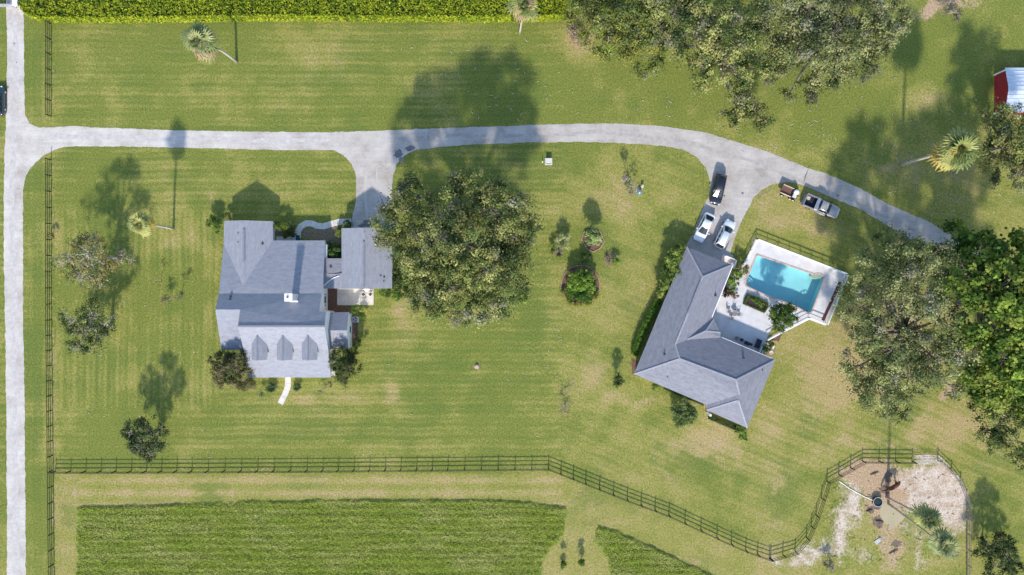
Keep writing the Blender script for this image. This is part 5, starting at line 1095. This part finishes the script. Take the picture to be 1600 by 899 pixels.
# pickup with tool box
def pickup():
    x, y, _ = P(1284, 323, .9); rz = math.atan2(-.40, .92); o = thing('pickup_truck', 'silver pickup truck with white tool box parked on the grass below the driveway', 'pickup truck', (x, y, .0), rz)
    col = paint('silver_paint', (.42, .39, .39), .5); L, hw, Hh = 5.75, .98, 1.88; h2 = L / 2
    def ring(xx, w, zt, zb): return [(xx, -w * .92, zb), (xx, -w, zb + .15), (xx, -w, zt - .2), (xx, -w * .96, zt - .06), (xx, -w * .88, zt), (xx, 0, zt + .02), (xx, w * .88, zt), (xx, w * .96, zt - .06), (xx, w, zt - .2), (xx, w, zb + .15), (xx, w * .92, zb)]
    b = MB(); loft(b, [ring(*r) for r in ((-.55, hw, 1.2, .32), (.6, hw, 1.2, .3), (1.3, hw * .99, 1.2, .3), (2.1, hw * .96, 1.14, .32), (2.5, hw * .92, 1.10, .36), (2.75, hw * .80, 1.02, .38), (h2, hw * .60, .80, .42))]); b.build('body', col, o, False, True)
    b = MB(); r0 = [(-.52, -.86), (-.45, -.9), (1.18, -.9), (1.28, -.8), (1.34, 0), (1.28, .8), (1.18, .9), (-.45, .9), (-.52, .86)]; r1 = [(-.42, -.68), (-.36, -.72), (.5, -.72), (.58, -.64), (.64, 0), (.58, .64), (.5, .72), (-.36, .72), (-.42, .68)]
    loft(b, [[(p[0], p[1], 1.16) for p in r0], [(p[0], p[1], Hh - .05) for p in r1], [(p[0] * .94, p[1] * .9, Hh) for p in r1]]); b.build('roof', col, o, False, True)
    def quad(nm, pts, off): b = MB(); b.poly([tuple(Vector(p) + Vector(off)) for p in pts]); b.poly([tuple(Vector(p)) for p in reversed(pts)]); b.build(nm, CGLASS, o, False)
    quad('windshield', [(1.24, -.72, 1.25), (1.29, 0, 1.25), (1.24, .72, 1.25), (.62, .6, 1.82), (.67, 0, 1.82), (.62, -.6, 1.82)], (.03, 0, .03)); quad('rear_window', [(-.52, -.7, 1.3), (-.52, .7, 1.3), (-.44, .6, 1.78), (-.44, -.6, 1.78)], (-.03, 0, 0))
    for s in (-1, 1):
        for xa, xb, xc, xd in ((-.4, .34, .32, -.34), (.42, 1.1, .5, .38)): quad('side_window', [(xa, s * .87, 1.27), (xb, s * .87, 1.27), (xc, s * .735, 1.8), (xd, s * .735, 1.8)], (0, s * .025, 0))
        MB().box((1.0, s * 1.1, 1.3), (.14, .26, .2)).build('mirror', PLASTIC, o, False); MB().box((h2 - .2, s * .62, .88), (.16, .26, .16), s * -.5).build('headlight', HEAD, o, False); MB().box((-h2 + .02, s * .88, .95), (.08, .14, .36)).build('taillight', TAIL, o, False)
        MB().box((-1.72, s * .93, .8), (2.32, .12, .86)).build('bed_side', col, o, False)
        MB().box((.3, s * 1.0, .38), (1.7, .16, .06)).build('running_board', RIM, o, False)
    MB().box((-h2 + .05, 0, .82), (.1, 1.74, .8)).build('tailgate', col, o, False); MB().box((-1.72, 0, .58), (2.3, 1.74, .12)).build('bed_floor', mat('bed_liner', (.015, .02, .035), .8, .2, 5), o, False)
    MB().box((-.85, 0, 1.24), (.46, 1.9, .28)).build('tool_box', mat('toolbox_white', (.75, .76, .78), .4, .05, 3), o, False); MB().box((-.85, 0, 1.40), (.40, 1.8, .03)).build('tool_box_lid', RIM, o, False)
    MB().box((h2 - .08, 0, .52), (.14, 1.16, .18)).build('front_bumper', RIM, o, False); MB().box((-h2 - .06, 0, .5), (.16, 1.7, .16)).build('rear_bumper', RIM, o, False)
    MB().box((-2.35, .45, .72), (.5, .5, .2)).build('cargo_sack', mat('sack_tan', (.45, .40, .32), .9, .2, 6), o, False)
    wheels(o, (-1.72, 1.75), .9, .40)
pickup()
def trailer():
    x, y = XY(1231, 301); rz = math.atan2(-.40, .92); o = thing('utility_trailer', 'small brown-decked utility cart behind the pickup truck', 'trailer', (x, y, 0), rz); TAN = mat('tan_frame', (.50, .40, .30), .7, .15, 4); PL = mat('rust_plank', (.16, .085, .07), .9, .3, 5, .3)
    for k in range(8): MB().box((-.45, -.56 + k * .16, .62), (1.75, .145, .05)).build('plank', PL, o, False)
    for s in (-1, 1): MB().box((-.45, s * .68, .78), (1.8, .07, .34)).build('side_rail', TAN, o, False)
    MB().box((-1.35, 0, .75), (.07, 1.36, .3)).build('end_board', PL, o, False); MB().box((.46, 0, .75), (.07, 1.36, .3)).build('end_board', BLK, o, False)
    MB().box((.95, -.1, .5), (.9, .95, .3)).build('front_deck', BLK, o, False)
    MB().lathe((.92, .30, .65), [(.30, 0), (.42, .15), (.42, .42), (.30, .56), (.1, .6), (0, .6)], 18).build('tank', PLW, o, False, True); MB().box((.95, -.36, .72), (.62, .42, .22)).build('engine_cover', ACM, o, False)
    for wx in (-.75, .6, 1.15):
        for s in (-1, 1): t = MB(); t.tube([(wx, s * .74, .26), (wx, s * .92, .26)], .26, 14); w = t.build('wheel', TYRE, o, False); MB().tube([(wx, s * .9, .26), (wx, s * .935, .26)], .16, 12).build('rim', PLW, w, False)
    MB().tube([(1.3, 0, .45), (1.9, 0, .42)], .05, 8).build('hitch', BLK, o, False)
trailer()

# ------------------------------------------------------------------ paddock things
tx, ty = XY(1369, 783); o = thing('water_trough', 'round black stock tank with a pale rim full of dark water', 'water trough', (tx, ty, 0))
MB().lathe((0, 0, 0), [(.70, 0), (.74, .55), (.66, .55), (.62, .1), (0, .1)], 24).build('tank', BLK, o, False); mbb = MB(); mbb.tube([(.72 * math.cos(a), .72 * math.sin(a), .56) for a in np.linspace(0, 2 * math.pi, 25)], .05, 6, False); mbb.build('rim', GM, o, False)
MB().lathe((0, 0, .42), [(.66, 0), (0, .005)], 24).build('water', mat('dark_water', (.02, .035, .03), .05, .1, 2, 0, 0, .6), o, False)
mbb = MB(); pud = [(1380,786),(1385,784),(1392,789),(1403,797),(1415,808),(1409,815),(1400,822),(1393,827),(1385,820),(1378,812),(1374,802),(1376,793)]; mbb.prism([XY(*p) for p in jitter_outline(pud, 1.5, .8, 4)], -.02, .012)
o = mbb.build('puddle', mat('muddy_water', (.40, .33, .20), .3, .05, .6, 0, 0, .5)); o['kind'] = 'structure'
mbb = MB(); mbb.tube([(*XY(1311,752), .06), (*XY(1328,764), .07), (*XY(1352,777), .06), (*XY(1362,781), .3)], .05, 6); tag(mbb.build('water_pipe', RAILW), 'white pipe running over the sand from the fence to the stock tank', 'pipe')
mbb = MB(); a = Vector((*XY(1372,845), .06)); mbb.box(tuple(a), (1.2, .55, .05), R(35)); mbb.box((a.x + .35, a.y + .25, .16), (.5, .45, .04), R(35), 1, Matrix.Rotation(R(25), 3, 'Y')); tag(mbb.build('metal_sheet', GM), 'crumpled pale metal sheet on the ground below the muddy puddle', 'metal sheet')
for k, (px, py, a, L, lb) in enumerate([(1366,740,20,1.4,'dark driftwood log near the top of the paddock'), (1396,862,25,1.6,'dark dead branch in the lower part of the paddock'), (1374,815,-10,1.3,'grey branch at the edge of the muddy puddle'), (1358,798,15,1.0,'short dark stick left of the puddle')]):
    x, y = XY(px, py); mbb = MB(); d = Vector((math.cos(R(a)), math.sin(R(a)), 0)); c = Vector((x, y, .09)); mbb.tube([c - d * L / 2, c + Vector((.05, .06, .03)), c + d * L / 2], [.05, .09, .04], 6); mbb.tube([c, c + Vector((d.y, -d.x, .1)) * .5], [.05, .02], 5)
    tag(mbb.build('log', mat('dark_log', (.10, .07, .05), .95, .3, 6)), lb, 'log')
MUD = mat('wet_mud', (.16, .115, .085), .8, .4, 3.0, .4)
for cx, cy, rx, ry in ((1382,766,9,8),(1372,815,9,10),(1388,745,6,12),(1360,797,7,6),(1400,850,9,6),(1371,792,9,5)):
    pts = [XY(cx + rx * (.6 + .6 * random.random()) * math.cos(2 * math.pi * k / 30), cy + ry * (.6 + .6 * random.random()) * math.sin(2 * math.pi * k / 30)) for k in range(30)]
    MB().prism(pts, -.05, .008 + .0005 * (cx % 5)).build('mud_patch', MUD)['kind'] = 'structure'
# horse drinking at the tank
def horse():
    x, y = XY(1391, 757); o = bpy.data.objects.new('horse', None)
    J = [((0, 0, 1.22), .30), ((.35, 0, 1.24), .31), ((.7, 0, 1.25), .29), ((-.35, 0, 1.25), .31), ((-.72, 0, 1.26), .29), ((-.95, 0, 1.16), .20),  # spine 0-5
         ((1.0, 0, 1.22), .20), ((1.25, 0, 1.02), .14), ((1.45, 0, .80), .12), ((1.62, 0, .62), .10), ((1.78, 0, .48), .07),               # neck, head 6-10
         ((.72, .17, .85), .13), ((.74, .17, .48), .065), ((.72, .17, .24), .05), ((.74, .17, .03), .065), ((.72, -.17, .85), .13), ((.82, -.17, .48), .065), ((.84, -.17, .24), .05), ((.86, -.17, .03), .065),
         ((-.70, .17, .85), .17), ((-.62, .18, .68), .10), ((-.82, .18, .46), .065), ((-.78, .18, .24), .05), ((-.74, .18, .03), .065), ((-.76, -.17, .85), .17), ((-.72, -.18, .68), .10), ((-.92, -.18, .46), .065), ((-.90, -.18, .24), .05), ((-.88, -.18, .03), .065)]
    Ed = [(0, 1), (1, 2), (0, 3), (3, 4), (4, 5), (2, 6), (6, 7), (7, 8), (8, 9), (9, 10), (2, 11), (11, 12), (12, 13), (13, 14), (2, 15), (15, 16), (16, 17), (17, 18), (4, 19), (19, 20), (20, 21), (21, 22), (22, 23), (4, 24), (24, 25), (25, 26), (26, 27), (27, 28)]
    COL.objects.link(o); o.location = (x, y, 0); o.rotation_euler = (0, 0, math.atan2(-.52, -.85)); tag(o, 'bay horse with lowered head beside the round stock tank', 'horse')
    me = bpy.data.meshes.new('body'); me.from_pydata([j[0] for j in J], Ed, []); b = bpy.data.objects.new('body', me); COL.objects.link(b); b.parent = o
    sk = b.modifiers.new('skin', 'SKIN'); sk.use_smooth_shade = True
    for k, j in enumerate(J): me.skin_vertices[0].data[k].radius = (j[1] * 1.15, j[1] * 1.15) if k > 5 else (j[1] * 1.12, j[1] * 1.1)
    me.skin_vertices[0].data[0].use_root = True; su = b.modifiers.new('sub', 'SUBSURF'); su.levels = 2; su.render_levels = 2
    me.materials.append(mat('bay_coat', (.13, .045, .025), .6, .25, 3)); BM = mat('black_hair', (.015, .012, .012), .7, .2, 6)
    MB().tube([(-1.02, 0, 1.22), (-1.2, 0, 1.0), (-1.22, 0, .6), (-1.18, 0, .4)], [.06, .09, .08, .02], 8).build('tail', BM, o, False, True)
    mm = MB()
    for k in range(7): f = k / 6; p = Vector((.85, 0, 1.47)).lerp(Vector((1.5, 0, .92)), f); mm.box(tuple(p), (.16, .09, .2), 0, .6, Matrix.Rotation(R(38), 3, 'Y'))
    mm.build('mane', BM, o, False)
    for s in (-1, 1): MB().tube([(1.42, s * .07, .92), (1.40, s * .10, 1.04)], [.04, .012], 6).build('ear', BM, o, False)
horse()

# ------------------------------------------------------------------ shed at the right edge
sx, sy = XY(1590, 140); S = thing('metal_shed', 'red-walled shed with white corrugated metal roof cut off by the right edge', 'shed', (sx, sy, 0))
RED = mat('barn_red', (.30, .025, .03), .8, .2, 3); METR = mat('white_metal_roof', (.62, .66, .72), .35, .06, 1.5, 0, .2)
ze, zr = 2.5, 3.2
wx0, wx1, wy0, wy1 = 75.4, 86, 27.2, 33.2
walls('wall', [(wx0, wy1, ze - .05), (wx0, (wy0 + wy1) / 2, zr - .1), (wx0, wy0, ze - .05), (wx1, wy0, ze - .05), (wx1, wy1, ze - .05)], S, RED)
off = ORIGIN[S.name]; ym = (wy0 + wy1) / 2
for y in np.arange(wy0 - .4, wy1 + .4, .62):
    a = float(y); b = min(a + .62, wy1 + .4)
    def zz(v): return zr - abs(v - ym) * (zr - ze) / ((wy1 - wy0) / 2)
    mbb = MB(); mbb.poly([(wx0 - .05, a, zz(a)), (wx1 + .4, a, zz(a)), (wx1 + .4, b, zz(b)), (wx0 - .05, b, zz(b))]); mbb.bar((wx0 - .05, a, zz(a) + .03), (wx1 + .4, a, zz(a) + .03), .07, .06); mbb.build('roof_panel', METR, S)
for y in (wy0, wy1): MB().box((wx0 - .06, y, ze / 2), (.12, .22, ze)).build('corner_trim', WHITE, S)
for xx in range(3): MB().box((wx0 + .3 + xx * 3.4, wy0 - .6, .1), (.5, .5, .2)).build('footing', CONC, S)

# ------------------------------------------------------------------ small things on the lawn
ux, uy, _ = P(857.5, 251.5, .7); o = thing('utility_box', 'pale square utility box with dark sides standing on the lawn below the driveway', 'utility box', (ux, uy, 0)); MB().box((0, 0, .38), (.82, .78, .76)).build('case', mat('dark_green_metal', (.03, .045, .035), .6, .15, 4), o, False); MB().box((0, -.02, .78), (.86, .8, .05)).build('lid', mat('lid_grey', (.60, .58, .55), .6, .06, 3), o, False); MB().box((0, 0, .02), (1.15, 1.1, .08)).build('pad', CONC, o, False)
mbb = MB(); mbb.box((*XY(847.5,254), .35), (.12, .12, .7)); mbb.box((*XY(847.5,254), .72), (.16, .16, .06)); tag(mbb.build('marker_post', mat('cream_post', (.75, .68, .45), .6, .1, 4)), 'short cream marker post beside the utility box', 'post')
bx_, by_ = XY(998.5, 301); mbb = MB(); n = 12; pr = [(.02, .0)] + [(.36 * math.sin(math.pi * k / n), .36 - .36 * math.cos(math.pi * k / n)) for k in range(1, n)] + [(.01, .72)]; mbb.lathe((bx_, by_, .05), pr, 20); tag(mbb.build('gazing_ball', mat('blue_glass_ball', (.12, .34, .62), .15, .05, 2, 0, .3, .8), None, True, True), 'shiny blue ball on the grass below the dying grey shrub', 'ball')
mbb = MB(); mbb.lathe((*XY(1003,292), 0), [(.22, 0), (.16, .25), (.24, .55), (.22, .6), (0, .6)], 12); tag(mbb.build('garden_urn', mat('urn_stone', (.55, .45, .40), .9, .2, 6)), 'small pale urn beside the blue ball', 'urn')
sx_, sy_ = XY(745, 573); o = thing('yard_stump', 'small pinkish stump with a dry ring alone in the middle of the lawn', 'stump', (sx_, sy_, 0)); MB().lathe((0, 0, 0), [(.40, 0), (.30, .12), (.28, .3), (.05, .34), (0, .33)], 9).build('wood', mat('pink_wood', (.46, .32, .30), .9, .25, 5), o, False); MB().tube([(.05, -.1, .2), (-.1, -.55, .08)], [.06, .03], 6).build('root', mat('dark_log', (.10, .07, .05), .95, .3, 6), o, False)
# fallen twigs and litter, too many to count
def litter(name, label, areas, n, m, L):
    mbb = MB()
    for _ in range(n):
        a = random.choice(areas); x, y = XY(random.uniform(a[0], a[2]), random.uniform(a[1], a[3])); an = random.uniform(0, 6.28); l = L * random.uniform(.4, 1.5); d = Vector((math.cos(an), math.sin(an), 0)); c = Vector((x, y, .05))
        mbb.tube([c - d * l / 2, c + Vector((random.uniform(-.12, .12), random.uniform(-.12, .12), .03)), c + d * l / 2], [.012, .045, .012], 4, False)
    o = mbb.build(name, m); tag(o, label, 'twigs', kind='stuff')
litter('fallen_twigs', 'pale fallen twigs scattered on the grass above and below the driveway', [(620,60,840,190),(840,60,1100,190),(1100,180,1300,240),(1260,110,1520,240),(1300,240,1580,350),(820,400,900,640)], 230, mat('pale_twig', (.46, .41, .33), .9, .2, 6), .5)
litter('fallen_twigs', 'bits of pale litter on the lawn left of and below the white house', [(90,440,330,720),(560,480,860,720),(870,640,1120,720)], 45, mat('white_litter', (.58, .54, .46), .9, .15, 6), .35)
litter('fallen_twigs', 'dark and pale sticks strewn over the sandy paddock', [(1290,740,1500,890)], 130, mat('brown_twig', (.20, .14, .10), .95, .3, 6), .5)
